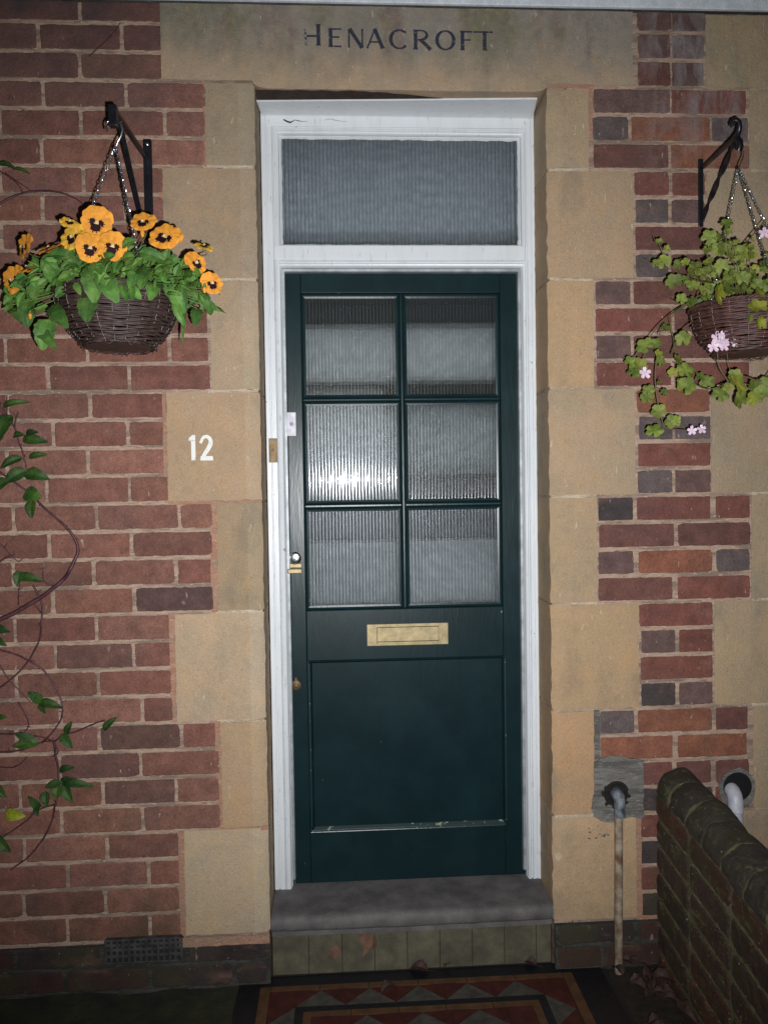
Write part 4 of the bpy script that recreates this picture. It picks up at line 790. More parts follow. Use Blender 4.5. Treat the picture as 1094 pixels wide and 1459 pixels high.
# encaustic tile path: one sheet of laid tiles
q = MB(); q.box(-.30, .75, -3.0, .0225, -.03, -.0035, 'gap')
def tile(pts, mname, gap=.0009):
    cx = sum(p_[0] for p_ in pts) / len(pts); cy = sum(p_[1] for p_ in pts) / len(pts); vs = []
    dz = random.uniform(-.0004, .0004)
    for x, y_ in pts:
        d = math.hypot(x - cx, y_ - cy); k = 1 - gap * 1.3 / d; vs.append((cx + (x - cx) * k, cy + (y_ - cy) * k, dz))
    n = len(vs); q.add(vs + [(x, y_, -.004) for x, y_, _ in vs], [tuple(range(n))] + [(i, (i + 1) % n, n + (i + 1) % n, n + i) for i in range(n)], mname)
def rowx(x0, x1, y0, y1, mname, L=.132):
    n = max(1, round((x1 - x0) / L))
    for i in range(n): a = x0 + (x1 - x0) * i / n; b = x0 + (x1 - x0) * (i + 1) / n; tile([(a, y0), (b, y0), (b, y1), (a, y1)], mname)
def coly(x0, x1, y0, y1, mname, L=.132):
    n = max(1, round((y1 - y0) / L))
    for i in range(n): a = y0 + (y1 - y0) * i / n; b = y0 + (y1 - y0) * (i + 1) / n; tile([(x0, a), (x1, a), (x1, b), (x0, b)], mname)
YE = -2.9
rowx(-.235, .645, -.0285, .019, 'tile_black')
rowx(-.2065, .6165, -.0500, -.0285, 'tile_buff')
coly(.6165, .645, YE, -.0285, 'tile_buff'); coly(-.235, -.2065, YE, -.0285, 'tile_buff')
coly(.645, .735, YE, .019, 'tile_black', .18); coly(-.296, -.235, YE, .019, 'tile_black', .18)
def nest(x0, x1, ya, yb, lvl):
    """red band with grey triangles pointing outward, then a black and a buff line, then again"""
    band = .0725; P_ = .1325
    n = max(1, round((x1 - x0 - 2 * band) / P_)); xa, xb = x0 + band, x1 - band; s_ = (xb - xa) / n
    for i in range(n):
        a, b = xa + s_ * i, xa + s_ * (i + 1); m_ = (a + b) / 2
        tile([(a, ya - band), (b, ya - band), (m_, ya - .004)], 'tile_grey')
        tile([(m_, ya - .004), (b, ya - band), (b, ya)], 'tile_red', .0005); tile([(a, ya), (a, ya - band), (m_, ya - .004)], 'tile_red', .0005)
    ny = max(1, round((ya - yb - band) / P_)); t_ = (ya - band - yb) / ny
    for i in range(ny):
        c_, d_ = ya - band - t_ * i, ya - band - t_ * (i + 1); m_ = (c_ + d_) / 2
        tile([(xa, c_), (x0 + .004, m_), (xa, d_)], 'tile_grey'); tile([(x0, c_), (xa, c_), (x0 + .004, m_)], 'tile_red', .0005); tile([(x0, d_), (x0 + .004, m_), (xa, d_)], 'tile_red', .0005)
        tile([(xb, c_), (xb, d_), (x1 - .004, m_)], 'tile_grey'); tile([(xb, c_), (x1 - .004, m_), (x1, c_)], 'tile_red', .0005); tile([(xb, d_), (x1, d_), (x1 - .004, m_)], 'tile_red', .0005)
    tile([(x0, ya), (x0, ya - band), (xa, ya - band), (xa, ya)], 'tile_red'); tile([(x1, ya), (xb, ya), (xb, ya - band), (x1, ya - band)], 'tile_red')
    y1 = ya - band
    rowx(xa, xb, y1 - .022, y1, 'tile_black'); coly(xa, xa + .022, yb, y1 - .022, 'tile_black'); coly(xb - .022, xb, yb, y1 - .022, 'tile_black')
    rowx(xa + .022, xb - .022, y1 - .044, y1 - .022, 'tile_buff'); coly(xa + .022, xa + .044, yb, y1 - .044, 'tile_buff'); coly(xb - .044, xb - .022, yb, y1 - .044, 'tile_buff')
    return xa + .044, xb - .044, y1 - .044
a_ = nest(-.2065, .6165, -.05, YE, 0)
b_ = nest(a_[0], a_[1], a_[2], YE, 1)
rowx(b_[0], b_[1], YE, b_[2], 'tile_red', .15)
q.build('tiled_path', None, kind='structure')

# ================================================================== BOUNDARY WALL
bw = thing('boundary_wall', (.97, -.6, 0), 'mossy dark brick garden wall with rounded coping sloping down beside the path', 'wall')
SL = math.tan(math.radians(6.5)); WX0, WX1, YF = .906, 1.032, -1.9
fn_s = lambda v: (v[0], v[1], v[2] + v[1] * SL)
q = MB(); ZC = .502     # springing of the coping at the house
n = 60
vs = []
for i in range(n + 1):
    y_ = -.0005 + YF * i / n
    for (x, z) in ((WX0 + .004, -.2), (WX0 + .004, ZC), (WX1 - .004, ZC), (WX1 - .004, -.2)): vs.append((x + noise.noise((y_ * 20, z, 3)) * .002, y_, z + y_ * SL))
q.add(vs, [(i * 4 + k, i * 4 + (k + 1) % 4, (i + 1) * 4 + (k + 1) % 4, (i + 1) * 4 + k) for i in range(n) for k in range(4)], 'mossy_mortar')
ck = 0; z = ZC - .004
BC = [(.085, .034, .02), (.06, .032, .022), (.05, .03, .024), (.10, .04, .022)]
while z > -.15:
    y_ = 0 - (.055 if ck % 2 else 0)
    first = True
    while y_ > YF:
        L_ = .225 if not (first and ck % 2) else .165
        a, b = y_ - L_ + .012, y_ - .004 if not first else -.004
        # brick() works in x/z: build along "x" = y then swing it on to the wall's face
        brick(q, a, b, z - .062, z - .003, 0, jit(random.choice(BC), .25), 'mossy_brick', rag=.003, rnd=.006, fn=lambda v: fn_s((WX0 + v[1] - .002 + noise.noise((v[0] * 30, v[2] * 30, 7)) * .002, v[0], v[2])))
        brick(q, a, b, z - .062, z - .003, 0, jit(random.choice(BC), .25), 'mossy_brick', rag=.003, rnd=.006, fn=lambda v: fn_s((WX1 - v[1] + .002, v[0], v[2])))
        y_ -= L_; first = False
    z -= CH; ck += 1
q.build('brickwork', bw)
# half-round coping bricks, each its own worn lump
q = MB(); y_ = -.001; R_c = (WX1 - WX0) / 2 + .003; xc = (WX0 + WX1) / 2; k = 0
while y_ > YF:
    L_ = random.uniform(.098, .112) if k else .085; a, b = y_ - L_ + .009, y_; vs = []; na, nl = 18, 8
    dzz = random.uniform(-.003, .003); dr = random.uniform(-.002, .002)
    for j in range(nl + 1):
        f_ = j / nl; yy = b + (a - b) * f_; e = 1 - .045 * (abs(2 * f_ - 1) ** 8)
        for i in range(na + 1):
            al = math.pi * i / na; rr = (R_c + dr) * e
            x = xc - rr * math.cos(al); zz = ZC + .0 + dzz + (rr * math.sin(al)) * 1.06
            d_ = noise.noise((x * 22, yy * 22, zz * 22)) * .008 + noise.noise((x * 60, yy * 60, zz * 60)) * .003
            vs.append((x - d_ * math.cos(al), yy, zz + d_ * math.sin(al) + yy * SL))
    W_ = na + 1; fs = [(j * W_ + i, j * W_ + i + 1, (j + 1) * W_ + i + 1, (j + 1) * W_ + i) for j in range(nl) for i in range(na)]
    fs += [tuple(range(W_)), tuple(nl * W_ + i for i in range(W_))]
    q.add(vs, fs, 'mossy_brick', jit((.036, .028, .022), .3)); y_ -= L_; k += 1
q.lathe([(R_c - .004, 0), (R_c - .004, YF + .02)], (xc, 0, ZC), 'mossy_mortar', 24, 'y')
o_ = len(q.v) - 48; q.v[o_:] = [(x, y, z + y * SL) for x, y, z in q.v[o_:]]
q.build('coping', bw, auto=50)

# ================================================================== PIPES
def ring(cx, cz, r, y0, y1, mb_, mname, n=28, jit_=0):
    pass
t_ = thing('waste_pipe', (.786, -.03, 0), 'thin rusty pipe dropping from a dark hole in grey cement to the ground', 'pipe')
q = MB(); q.lathe([(.036, .0), (.036, .0006)], (.786, -.0052, .500), 'void', 26, 'y')
vs_ = []; q.build('hole', t_)
q = MB(); q.tube([(.787, .03, .503), (.787, -.012, .503), (.787, -.026, .499), (.787, -.032, .488), (.787, -.033, .470), (.787, -.033, .444)], .0175, .0155, 'pipe_grey', 18)
q.build('outlet_bend', t_, auto=50)
q = MB(); q.tube([(.784, -.033, .4445), (.783, -.033, .3), (.7815, -.033, .15), (.781, -.033, -.03)], .0115, .0115, 'pipe_rust', 16); q.build('downpipe', t_, auto=50)
q = MB()
a0 = [i * 10 for i in range(1, 18)]
q.tube([(.787 + .032 * math.cos(math.radians(a)), -.009, .505 + .030 * math.sin(math.radians(a))) for a in a0], .0035, .0035, 'gap', 6)
for i in range(26):
    a = random.uniform(0, 6.28); r = random.uniform(.026, .04); x, z = .786 + r * math.cos(a), .495 + r * .9 * math.sin(a)
    q.tube([(x, -.004, z), (x + random.uniform(-.006, .006), -.010, z + random.uniform(-.006, .006))], .006, .002, 'gap', 5)
q.build('sealant', t_)
t_ = thing('waste_pipe', (1.15, -.03, 0), 'white painted waste pipe bending down out of a round black hole', 'pipe')
q = MB(); q.lathe([(.0425, 0), (.0425, .0006)], (1.145, -.0049, .507), 'void', 32, 'y'); q.build('hole', t_)
q = MB(); q.tube([(1.130, .03, .505), (1.127, -.002, .499), (1.126, -.014, .498), (1.125, -.026, .491), (1.1245, -.033, .478), (1.124, -.036, .448)], .0210, .0212, 'pipe_white', 24); q.build('elbow', t_, auto=50)
q = MB(); q.tube([(1.124, -.036, .4478), (1.127, -.040, .2), (1.128, -.040, -.03)], .0188, .0188, 'pipe_white', 24); q.build('downpipe', t_, auto=50)

# ================================================================== BRACKETS
br = thing('wall_bracket', (-.496, 0, 2.24), 'plain black iron bracket on the brickwork left of the door', 'bracket')
q = MB(); q.box(-.5085, -.4850, -.0125, -.0035, 2.02, 2.345, 'black_iron'); q.build('wall_plate', br, bevel=.004, segs=3)
q = MB(); q.lathe([(.0055, 0), (.0045, -.002), (.002, -.003)], (-.4965, -.0125, 2.330), 'chrome', 14, 'y'); q.build('screw', br)
def bar(q, pts, w, h, mname='black_iron', twist=0):
    """flat bar along pts"""
    pts = [Vector(a) for a in pts]; vs = []; L = len(pts)
    for i, p_ in enumerate(pts):
        d = (pts[min(L - 1, i + 1)] - pts[max(0, i - 1)]).normalized(); a = d.cross(Vector((0, 0, 1))); a = a.normalized() if a.length > .05 else Vector((1, 0, 0)); b = a.cross(d).normalized()
        th = twist * i / max(1, L - 1); A = a * math.cos(th) + b * math.sin(th); B = b * math.cos(th) - a * math.sin(th)
        vs += [p_ + A * w / 2 + B * h / 2, p_ - A * w / 2 + B * h / 2, p_ - A * w / 2 - B * h / 2, p_ + A * w / 2 - B * h / 2]
    q.add(vs, [(i * 4 + k, i * 4 + (k + 1) % 4, (i + 1) * 4 + (k + 1) % 4, (i + 1) * 4 + k) for i in range(L - 1) for k in range(4)] + [(0, 1, 2, 3), tuple((L - 1) * 4 + k for k in range(4))], mname)
q = MB(); bar(q, [(-.502, -.012, 2.296), (-.512, -.286, 2.296)], .012, .010); q.box(-.5215, -.5025, -.303, -.283, 2.252, 2.302, 'black_iron'); q.build('arm', br, bevel=.002)
q = MB(); bar(q, [(-.505, -.268, 2.278), (-.500, -.016, 2.05)], .012, .006); q.build('brace', br, bevel=.0015)
br2 = thing('wall_bracket', (1.041, 0, 2.2), 'ornate black iron bracket with twisted brace and curled tip on the right', 'bracket')
q = MB(); q.box(1.034, 1.048, -.0105, -.0035, 2.115, 2.305, 'black_iron'); q.build('wall_plate', br2, bevel=.002)
q = MB(); bar(q, [(1.045, -.010, 2.280), (1.046, -.195, 2.283)], .011, .008)
q.tube([(1.046, -.195, 2.283), (1.048, -.207, 2.288), (1.049, -.215, 2.300), (1.047, -.216, 2.315), (1.041, -.213, 2.322), (1.034, -.210, 2.320), (1.031, -.208, 2.313), (1.034, -.208, 2.307)], .008, .0055, 'black_iron', 10)
q.build('arm', br2, auto=50)
q = MB(); q.tube([(1.048, -.198, 2.282), (1.052, -.207, 2.268), (1.053, -.208, 2.255), (1.051, -.204, 2.247)], .010, .009, 'black_iron', 10); q.build('end_scroll', br2, auto=50)
q = MB(); A_, B_ = Vector((1.043, -.012, 2.135)), Vector((1.047, -.192, 2.272)); bar(q, [A_ + (B_ - A_) * i / 40 for i in range(41)], .013, .005, 'black_iron', math.pi * 3); q.build('brace', br2, auto=60)

# ================================================================== HANGING BASKETS
def chain(q, A, B, link=.0125, wr=.0011, w=.0058, seed=1):
    A, B = Vector(A), Vector(B); d = B - A; n = int(d.length / (link * .74)); u = d.normalized()
    a = u.cross(Vector((0.3, 1, .1))).normalized(); b = u.cross(a)
    for i in range(n):
        c = A + d * (i + .5) / n; th = (i % 2) * math.pi / 2 + i * .25; s_ = a * math.cos(th) + b * math.sin(th); pts = []
        for k in range(11):
            al = 2 * math.pi * k / 10; pts.append(c + u * (math.cos(al) * link / 2) + s_ * (math.sin(al) * w / 2))
        q.tube(pts, wr, wr, 'galvanised', 5, cap=False)
def basket(C0, R, Hh, mat_, taper=.62, rows=26, stakes=22):
    cx, cy, cz = C0
    def rad(f): return R * (taper + (1 - taper) * (1 - (1 - f) ** 2.1) ** .8) if f < 1 else R
    q = MB(); nseg = stakes * 4
    for r_ in range(rows):
        f = (r_ + .5) / rows; z = cz - Hh + Hh * f; r = rad(f) ; ph = r_ % 2; pts = []
        for k in range(nseg + 1):
            a = 2 * math.pi * k / nseg; wv = math.cos(math.pi * (k / 2 + ph)) if 0 else math.cos(a * stakes / 2 + math.pi * ph)
            rr = r + wv * .0026 + noise.noise((a * 3, r_, 1)) * .002
            pts.append((cx + rr * math.cos(a), cy + rr * math.sin(a), z + noise.noise((a * 2.5, r_ * 3.1, 5)) * .0026))
        q.tube(pts, Hh / rows * .60, Hh / rows * .60, mat_, 6, cap=False, col=jit((1, 1, 1), .2))
    for r_ in range(3):   # rolled rim
        pts = []
        for k in range(nseg + 1):
            a = 2 * math.pi * k / nseg; pts.append((cx + (R + .003 + .0035 * math.cos(a * 18 + r_ * 2.1)) * math.cos(a), cy + (R + .003 + .0035 * math.cos(a * 18 + r_ * 2.1)) * math.sin(a), cz + .001 + .0035 * math.sin(a * 18 + r_ * 2.1)))
        q.tube(pts, .003, .003, mat_, 6, cap=False)
    base = [(cx + rad(0) * .98 * math.cos(a), cy + rad(0) * .98 * math.sin(a), cz - Hh) for a in [2 * math.pi * i / 40 for i in range(40)]]
    q.add(base, [tuple(range(40))], mat_)
    for k in range(12):   # spiral of loose twigs round the foot
        a0 = random.uniform(0, 6.28); pts = [(cx + rad(.04) * 1.03 * math.cos(a0 + i * .18), cy + rad(.04) * 1.03 * math.sin(a0 + i * .18), cz - Hh + random.uniform(-.002, .003) + .001 * i * random.choice([-1, 1])) for i in range(9)]
        q.tube(pts, .0016, .001, mat_, 5)
    wk = q; st = q
    for s_ in range(stakes):
        a = 2 * math.pi * (s_ + .5) / stakes + .02
        for r_ in range(rows):
            if random.random() < .42:
                f = (r_ + .5) / rows; z = cz - Hh + Hh * f; r = rad(f) + .0045; h = Hh / rows * random.uniform(.3, .6)
                aa = a + random.uniform(-.006, .006)
                st.tube([(cx + r * math.cos(aa), cy + r * math.sin(aa), z - h), (cx + (r + .0008) * math.cos(aa), cy + (r + .0008) * math.sin(aa), z + h)], .0006, .0006, 'stake', 5)
    return wk, st, rad
def liner(C0, R, mname='soil'):
    q = MB(); cx, cy, cz = C0; n = 28; vs = [(cx, cy, cz + .012)]
    for j in range(1, 6):
        for k in range(n):
            a = 2 * math.pi * k / n; r = R * .97 * j / 5; vs.append((cx + r * math.cos(a), cy + r * math.sin(a), cz + .012 - .02 * (j / 5) ** 2 + noise.noise((a * 4, j, 3)) * .005))
    fs = [(0, 1 + k, 1 + (k + 1) % n) for k in range(n)] + [(1 + (j - 1) * n + k, 1 + (j - 1) * n + (k + 1) % n, 1 + j * n + (k + 1) % n, 1 + j * n + k) for j in range(1, 5) for k in range(n)]
    q.add(vs, fs, mname); return q
CL = (-.517, -.270, 1.862)
bl = thing('hanging_basket', (CL[0], CL[1], CL[2] - .124), 'dark brown wicker hanging basket left of the door', 'hanging basket')
wk, st, rad = basket(CL, .141, .124, 'wicker', .54, 30, 24)
wk.build('wicker_bowl', bl, auto=60); liner(CL, .138).build('compost', bl, auto=60)
HK = (-.500, -.292, 2.213)
q = MB(); hp = [(-.528, -.290, 2.243), (-.5305, -.290, 2.256), (-.526, -.291, 2.266), (-.5155, -.293, 2.2705), (-.504, -.295, 2.268), (-.4945, -.297, 2.258), (-.491, -.297, 2.244), (-.495, -.295, 2.230), (-.5035, -.292, 2.218), (-.508, -.290, 2.209)]
q.tube(hp, .0024, .0022, 'galvanised', 8)
q.build('hook', bl, auto=60)
for ang in (195, -50, 70):
    q = MB(); a = math.radians(ang); chain(q, (-.509, -.290, 2.210), (CL[0] + .128 * math.cos(a), CL[1] + .128 * math.sin(a), CL[2] + .003)); q.build('chain', bl, auto=60)
CR = (1.073, -.205, 1.842)
b2 = thing('hanging_basket', (CR[0], CR[1], CR[2] - .15), 'reddish brown wicker hanging basket at the right edge of the picture', 'hanging basket')
wk, st, rad = basket(CR, .138, .118, 'wicker_red', .55, 26, 20)
wk.build('wicker_bowl', b2, auto=60); liner(CR, .137, 'liner').build('compost', b2, auto=60)
q = MB(); q.tube([(1.0505, -.208, 2.258), (1.0575, -.2085, 2.252), (1.062, -.2085, 2.242), (1.061, -.2085, 2.228), (1.054, -.208, 2.214), (1.050, -.207, 2.200)], .0018, .0017, 'old_brass', 7); q.build('hook', b2, auto=60)
for ang in (205, -88, -22):
    q = MB(); a = math.radians(ang); chain(q, (1.050, -.207, 2.202), (CR[0] + .134 * math.cos(a), CR[1] + .134 * math.sin(a), CR[2] + .003), .0105, .0009, .005); q.build('chain', b2, auto=60)

# ================================================================== FOLIAGE
def leaf(q, A, B, w, mname, col=(1, 1, 1), nrm=None, sag=.12, fold=.18, round_=0.5, crenate=.05, n=9):
    """ovate leaf from base A to tip B, folded along the midrib, edge gently toothed"""
    A, B = Vector(A), Vector(B); d = B - A; L = d.length; u = d.normalized()
    nr = Vector(nrm or (random.uniform(-.35, .35), -1, random.uniform(-.1, .5))); nr = (nr - u * nr.dot(u))
    nr = nr.normalized() if nr.length > 1e-4 else Vector((0, -1, 0)); s_ = u.cross(nr).normalized(); vs = []
    tw = random.uniform(-.3, .3)
    for i in range(n + 1):
        f = i / n; hw = w / 2 * (math.sin(math.pi * min(.985, f) ** (.72 if round_ > .55 else .70)) ** (.52 if round_ > .72 else .68 if round_ > .55 else .85))
        if i in (0,): hw = w * .03
        c = A + d * f + nr * (math.sin(math.pi * f) * sag * L * .5 - f * f * sag * L * .5)
        for k in (-1, -.55, 0, .55, 1):
            h_ = hw * (1 + (crenate if (i % 2) else -crenate) * (abs(k) == 1))
            vs.append(c + s_ * (h_ * k) + nr * (abs(k) * hw * fold + tw * k * hw * f * .4 - (.0012 if k == 0 else 0) + (math.sin(i * 2.1) * .03 * w) * (abs(k) == 1)))
    for i in range(n):
        for k in range(4):
            v_ = (1.16 if k in (1, 2) else .93) * (1.10 if (i + (k in (0, 3))) % 3 == 0 else .96)
            q.add([vs[i * 5 + k], vs[i * 5 + k + 1], vs[(i + 1) * 5 + k + 1], vs[(i + 1) * 5 + k]], [(0, 1, 2, 3)], mname, tuple(c_ * v_ for c_ in col))
def lobed(q, C, r, mname, col=(1, 1, 1), nrm=None, rot=None, lobes=5):
    """ivy-leaved geranium blade: five shallow lobes fanned round the stalk, slightly cupped"""
    C = Vector(C); nr = Vector(nrm or (random.uniform(-.75, .75), -1, random.uniform(-.35, .75))).normalized()
    a = nr.cross(Vector((0, 0, 1))).normalized(); b = a.cross(nr).normalized() * -1
    rot = random.uniform(-.9, .9) if rot is None else rot; n = 60; vs = [C - nr * .002 - (b * math.cos(rot) * -r * .0)]
    ux, uz = math.cos(rot), math.sin(rot); rings = [.35, .7, 1.0]; ph = random.uniform(-.1, .1); cup = random.uniform(-.15, .3)
    sc = [random.uniform(.82, 1.12) for _ in range(lobes)]
    for R_ in rings:
        for i in range(n):
            t_ = -math.pi + 2 * math.pi * i / n          # t=0 is the leaf's tip, +-pi the notch at the stalk
            lp = (t_ / (2 * math.pi) + .5) * lobes; f = lp - math.floor(lp); li = min(lobes - 1, int(lp))
            prof = (.76 + .24 * (1 - (abs(2 * f - 1)) ** 2.2) * sc[li]) + .03 * math.sin(lp * 6.283 * 3)
            if abs(t_) > 2.75: prof *= .30 + .70 * (math.pi - abs(t_)) / .39
            rr = r * (prof if R_ == 1 else prof * .6 + .4 * .8) * R_
            x, z = rr * math.sin(t_), rr * math.cos(t_) * .95
            X, Z = x * ux - z * uz, x * uz + z * ux
            dpt = cup * r * R_ * R_ - .05 * r * math.cos(lp * 2 * math.pi) * R_
            vs.append(C + a * X + b * -Z + nr * dpt)
    fs = [(0, 1 + i, 1 + (i + 1) % n) for i in range(n)] + [(1 + j * n + i, 1 + j * n + (i + 1) % n, 1 + (j + 1) * n + (i + 1) % n, 1 + (j + 1) * n + i) for j in range(2) for i in range(n)]
    q.add(vs, fs, mname, col)
ORA, YEL, DRK = (.82, .34, .045), (.84, .48, .06), (.020, .003, .006)
def pansy(name, root, C, s, typ):
    """five overlapping petals; the lower three carry a dark blotch; pale eye in the middle"""
    C = Vector(C)
    tilt = {0: (0, .1), 1: (-.1, .12), 2: (-1.15, .2), 3: (-.2, 1.1), 4: (-.5, -.25), 5: (.6, .8)}[typ]
    if typ == 4 and C.x > -.6: tilt = (.75, -.05)
    nr = Vector((tilt[0] + random.uniform(-.35, .35), -1, tilt[1] + random.uniform(-.25, .35))).normalized()
    a = Vector((0, 0, 1)).cross(nr).normalized() * -1; b = nr.cross(a).normalized()
    if b.z < 0: b = -b
    roll = random.uniform(-.5, .5); a, b = a * math.cos(roll) + b * math.sin(roll), b * math.cos(roll) - a * math.sin(roll)
    base = YEL if typ in (1, 5) else ORA
    q = MB()
    def petal(ang, rad_, wid, off, blotch, lay):
        base = jit(base0, .10); ang += random.uniform(-6, 6)
        n, mr = 22, 9; t0 = math.radians(ang); ca, sa = math.cos(t0), math.sin(t0); vs = []; rip = random.uniform(0, 6)
        for j in range(mr + 1):
            f = j / mr
            for i in range(n + 1):
                g_ = -1 + 2 * i / n
                edge = rad_ * (1 - .10 * abs(g_) ** 3) * (1 + .03 * math.sin(i * .7 + rip))
                wv = wid * math.sin(g_ * 1.15) / math.sin(1.15)
                x = off + (edge - off) * f * math.cos(g_ * .95) ** .6; y_ = wv * (f ** .62) * 1.0
                dz = lay + .06 * s * f * f - .12 * s * f ** 3 + .03 * s * f * f * f * math.sin(i * .7 + rip)
                vs.append(C + a * (x * sa + y_ * ca) * 1 + b * (x * ca - y_ * sa) + nr * dz)
        tl_ = random.uniform(-.22, .22); fw = random.uniform(-.05, .22)
        vs = [v + nr * (tl_ * ((v - C).dot(a * ca - b * sa)) + fw * (v - C).dot(a * sa + b * ca)) for v in vs]
        W_ = n + 1
        for j in range(mr):
            for i in range(n):
                f = (j + .5) / mr; g_ = -1 + 2 * (i + .5) / n
                lim = blotch * (1 - .62 * g_ * g_) + (.07 if i % 4 == 0 else -.02)
                if blotch and f < lim: col = DRK if f > .10 else (.75, .55, .25)
                else: col = tuple(v * (1.0 - .10 * (1 - f)) for v in base)
                q.add([vs[j * W_ + i], vs[j * W_ + i + 1], vs[(j + 1) * W_ + i + 1], vs[(j + 1) * W_ + i]], [(0, 1, 2, 3)], 'petal', col)
    R_ = s * random.uniform(.92, 1.04); base0 = base
    petal(-34, R_ * .98, R_ * .60, 0, 0, -.0075); petal(34, R_ * .98, R_ * .60, 0, 0, -.005)
    petal(-100, R_ * .86, R_ * .50, 0, .50, -.0022); petal(100, R_ * .86, R_ * .50, 0, .50, 0)
    petal(180, R_ * .92, R_ * .62, 0, .62, .003)
    if typ == 3: pass
    o = q.build(name, root, auto=80)
    e = MB()
    vs = [C + nr * .0065 + a * (.0030 * math.cos(k)) + b * (.0038 * math.sin(k)) for k in [i * 6.283 / 10 for i in range(10)]] + [C + nr * .009]
    e.add(vs, [(i, (i + 1) % 10, 10) for i in range(10)], 'petal', (.80, .62, .35)); e.build('flower_eye', o)
    return o
pp = thing('pansy', (CL[0], CL[1], CL[2]), 'orange pansies with dark blotches filling the left basket', 'flowering plant')
q = MB(); sg = MB()
crown = Vector((CL[0], CL[1], CL[2] + .01))
for (A, B, w) in PL:
    leaf(q, A, B, w, 'pansy_leaf', jit((1, 1, 1), .22), sag=random.uniform(.05, .3), fold=random.uniform(.05, .3), round_=.8, crenate=.07)
    A = Vector(A); mid = (crown + A) / 2 + Vector((0, 0, .02)); sg.tube([crown + Vector((random.uniform(-.05, .05), 0, 0)), mid, A], .0014, .001, 'stem_leaf', 5)
# the crowd of smaller leaves, narrow stipules and stalks between them
for i in range(400):
    t_ = random.random(); a = random.uniform(0, 2 * math.pi); rr = math.sqrt(random.random()) * .238
    x = CL[0] + rr * math.cos(a) * 1.02; y_ = CL[1] + rr * math.sin(a) * .60 - .02; dome = 1 - (rr / .25) ** 2
    z = CL[2] + .020 + .085 * dome * random.random() ** .6 - .07 * (rr / .25) ** 3 * random.random()
    if y_ > -.05: continue
    if x > -.30 and random.random() < .6: continue
    L_ = random.uniform(.018, .042); dx = random.gauss((x - CL[0]) * 2.2, .5); dzz = random.gauss(.1 - .7 * (rr / .25), .6); dy = -random.random() * .8
    d = Vector((dx, dy, dzz)).normalized() * L_
    A = Vector((x, y_, z)); nar = random.random() < .3
    leaf(q, A, A + d, L_ * (.22 if nar else random.uniform(.5, .75)), 'pansy_leaf', jit((1.05, 1.05, 1), .3), fold=random.uniform(0, .3), sag=random.uniform(0, .3), round_=.6, n=6 if not nar else 5)
    if i % 3 == 0: sg.tube([crown + Vector((random.uniform(-.08, .08), random.uniform(-.06, .04), -.005)), (crown + A) / 2 + Vector((0, 0, .015)), A], .0013, .0009, 'stem_leaf', 5)
q.build('foliage', pp, auto=70)
for (C_, s_, ty) in PF:
    C_ = Vector(C_); pansy('flower', pp, C_, s_, ty)
    back = C_ + Vector((0, .012, -.004)); sg.tube([back, back + Vector((0, .03, -.002)), (back + crown) / 2 + Vector((0, 0, .01)), crown + Vector((random.uniform(-.05, .05), 0, 0))], .0013, .0014, 'green_stem', 6)
for (x, z, s_) in ((-.44, 1.99, .011), (-.62, 1.975, .009), (-.30, 1.86, .010), (-.70, 1.80, .009)):   # nodding buds
    C_ = Vector((x, -.34, z)); e = MB(); e.lathe([(.001, -s_), (s_ * .32, -s_ * .8), (s_ * .48, -s_ * .1), (s_ * .40, s_ * .6), (s_ * .15, s_ * 1.1), (.0006, s_ * 1.3)], C_, 'petal', 10, 'z', ORA)
    e.lathe([(s_ * .2, s_ * .2), (s_ * .52, s_ * .3), (s_ * .3, s_ * 1.2)], C_, 'stem_leaf', 8); e.build('bud', pp, auto=70)
    sg.tube([C_ + Vector((0, 0, s_ * 1.2)), C_ + Vector((.004, .008, s_ * 2.2)), C_ + Vector((.002, .03, s_ * .5)), crown], .0011, .0012, 'green_stem', 5)
sg.build('stem', pp, auto=70)

gp = thing('trailing_geranium', (CR[0], CR[1], CR[2]), 'trailing geranium with lobed leaves and pale pink flowers in the right basket', 'flowering plant')
q = MB(); sg = MB()
for (C_, r_, ty) in GL:
    C_ = Vector(C_); lobed(q, C_, r_ * random.uniform(.82, 1.15), ('ger_leaf', 'ger_leaf', 'yellow_leaf')[ty], jit((1, 1, 1) if ty != 1 else (1.3, 1.15, .8), .3))
    sg.tube([C_ + Vector((0, .002, 0)), C_ + Vector((random.uniform(-.008, .008), .016, random.uniform(-.012, .012))), C_ + Vector((random.uniform(-.022, .022), .022, random.uniform(-.02, .02)))], .0009, .0011, 'green_stem', 5)
for i in range(130):
    a = random.uniform(0, 6.28); rr = math.sqrt(random.random()) * .16
    C_ = Vector((CR[0] + .02 + rr * math.cos(a), CR[1] + rr * .75 * math.sin(a), CR[2] + .02 + .09 * random.random() * (1 - (rr / .17) ** 2)))
    lobed(q, C_, random.uniform(.010, .019), 'ger_leaf', jit((.95, .95, 1), .25), rot=random.uniform(-3, 3))
    if i % 2: sg.tube([C_, (C_ + Vector(CR)) / 2 + Vector((0, 0, .01)), Vector(CR) + Vector((random.uniform(-.06, .06), 0, 0))], .001, .0012, 'green_stem', 5)
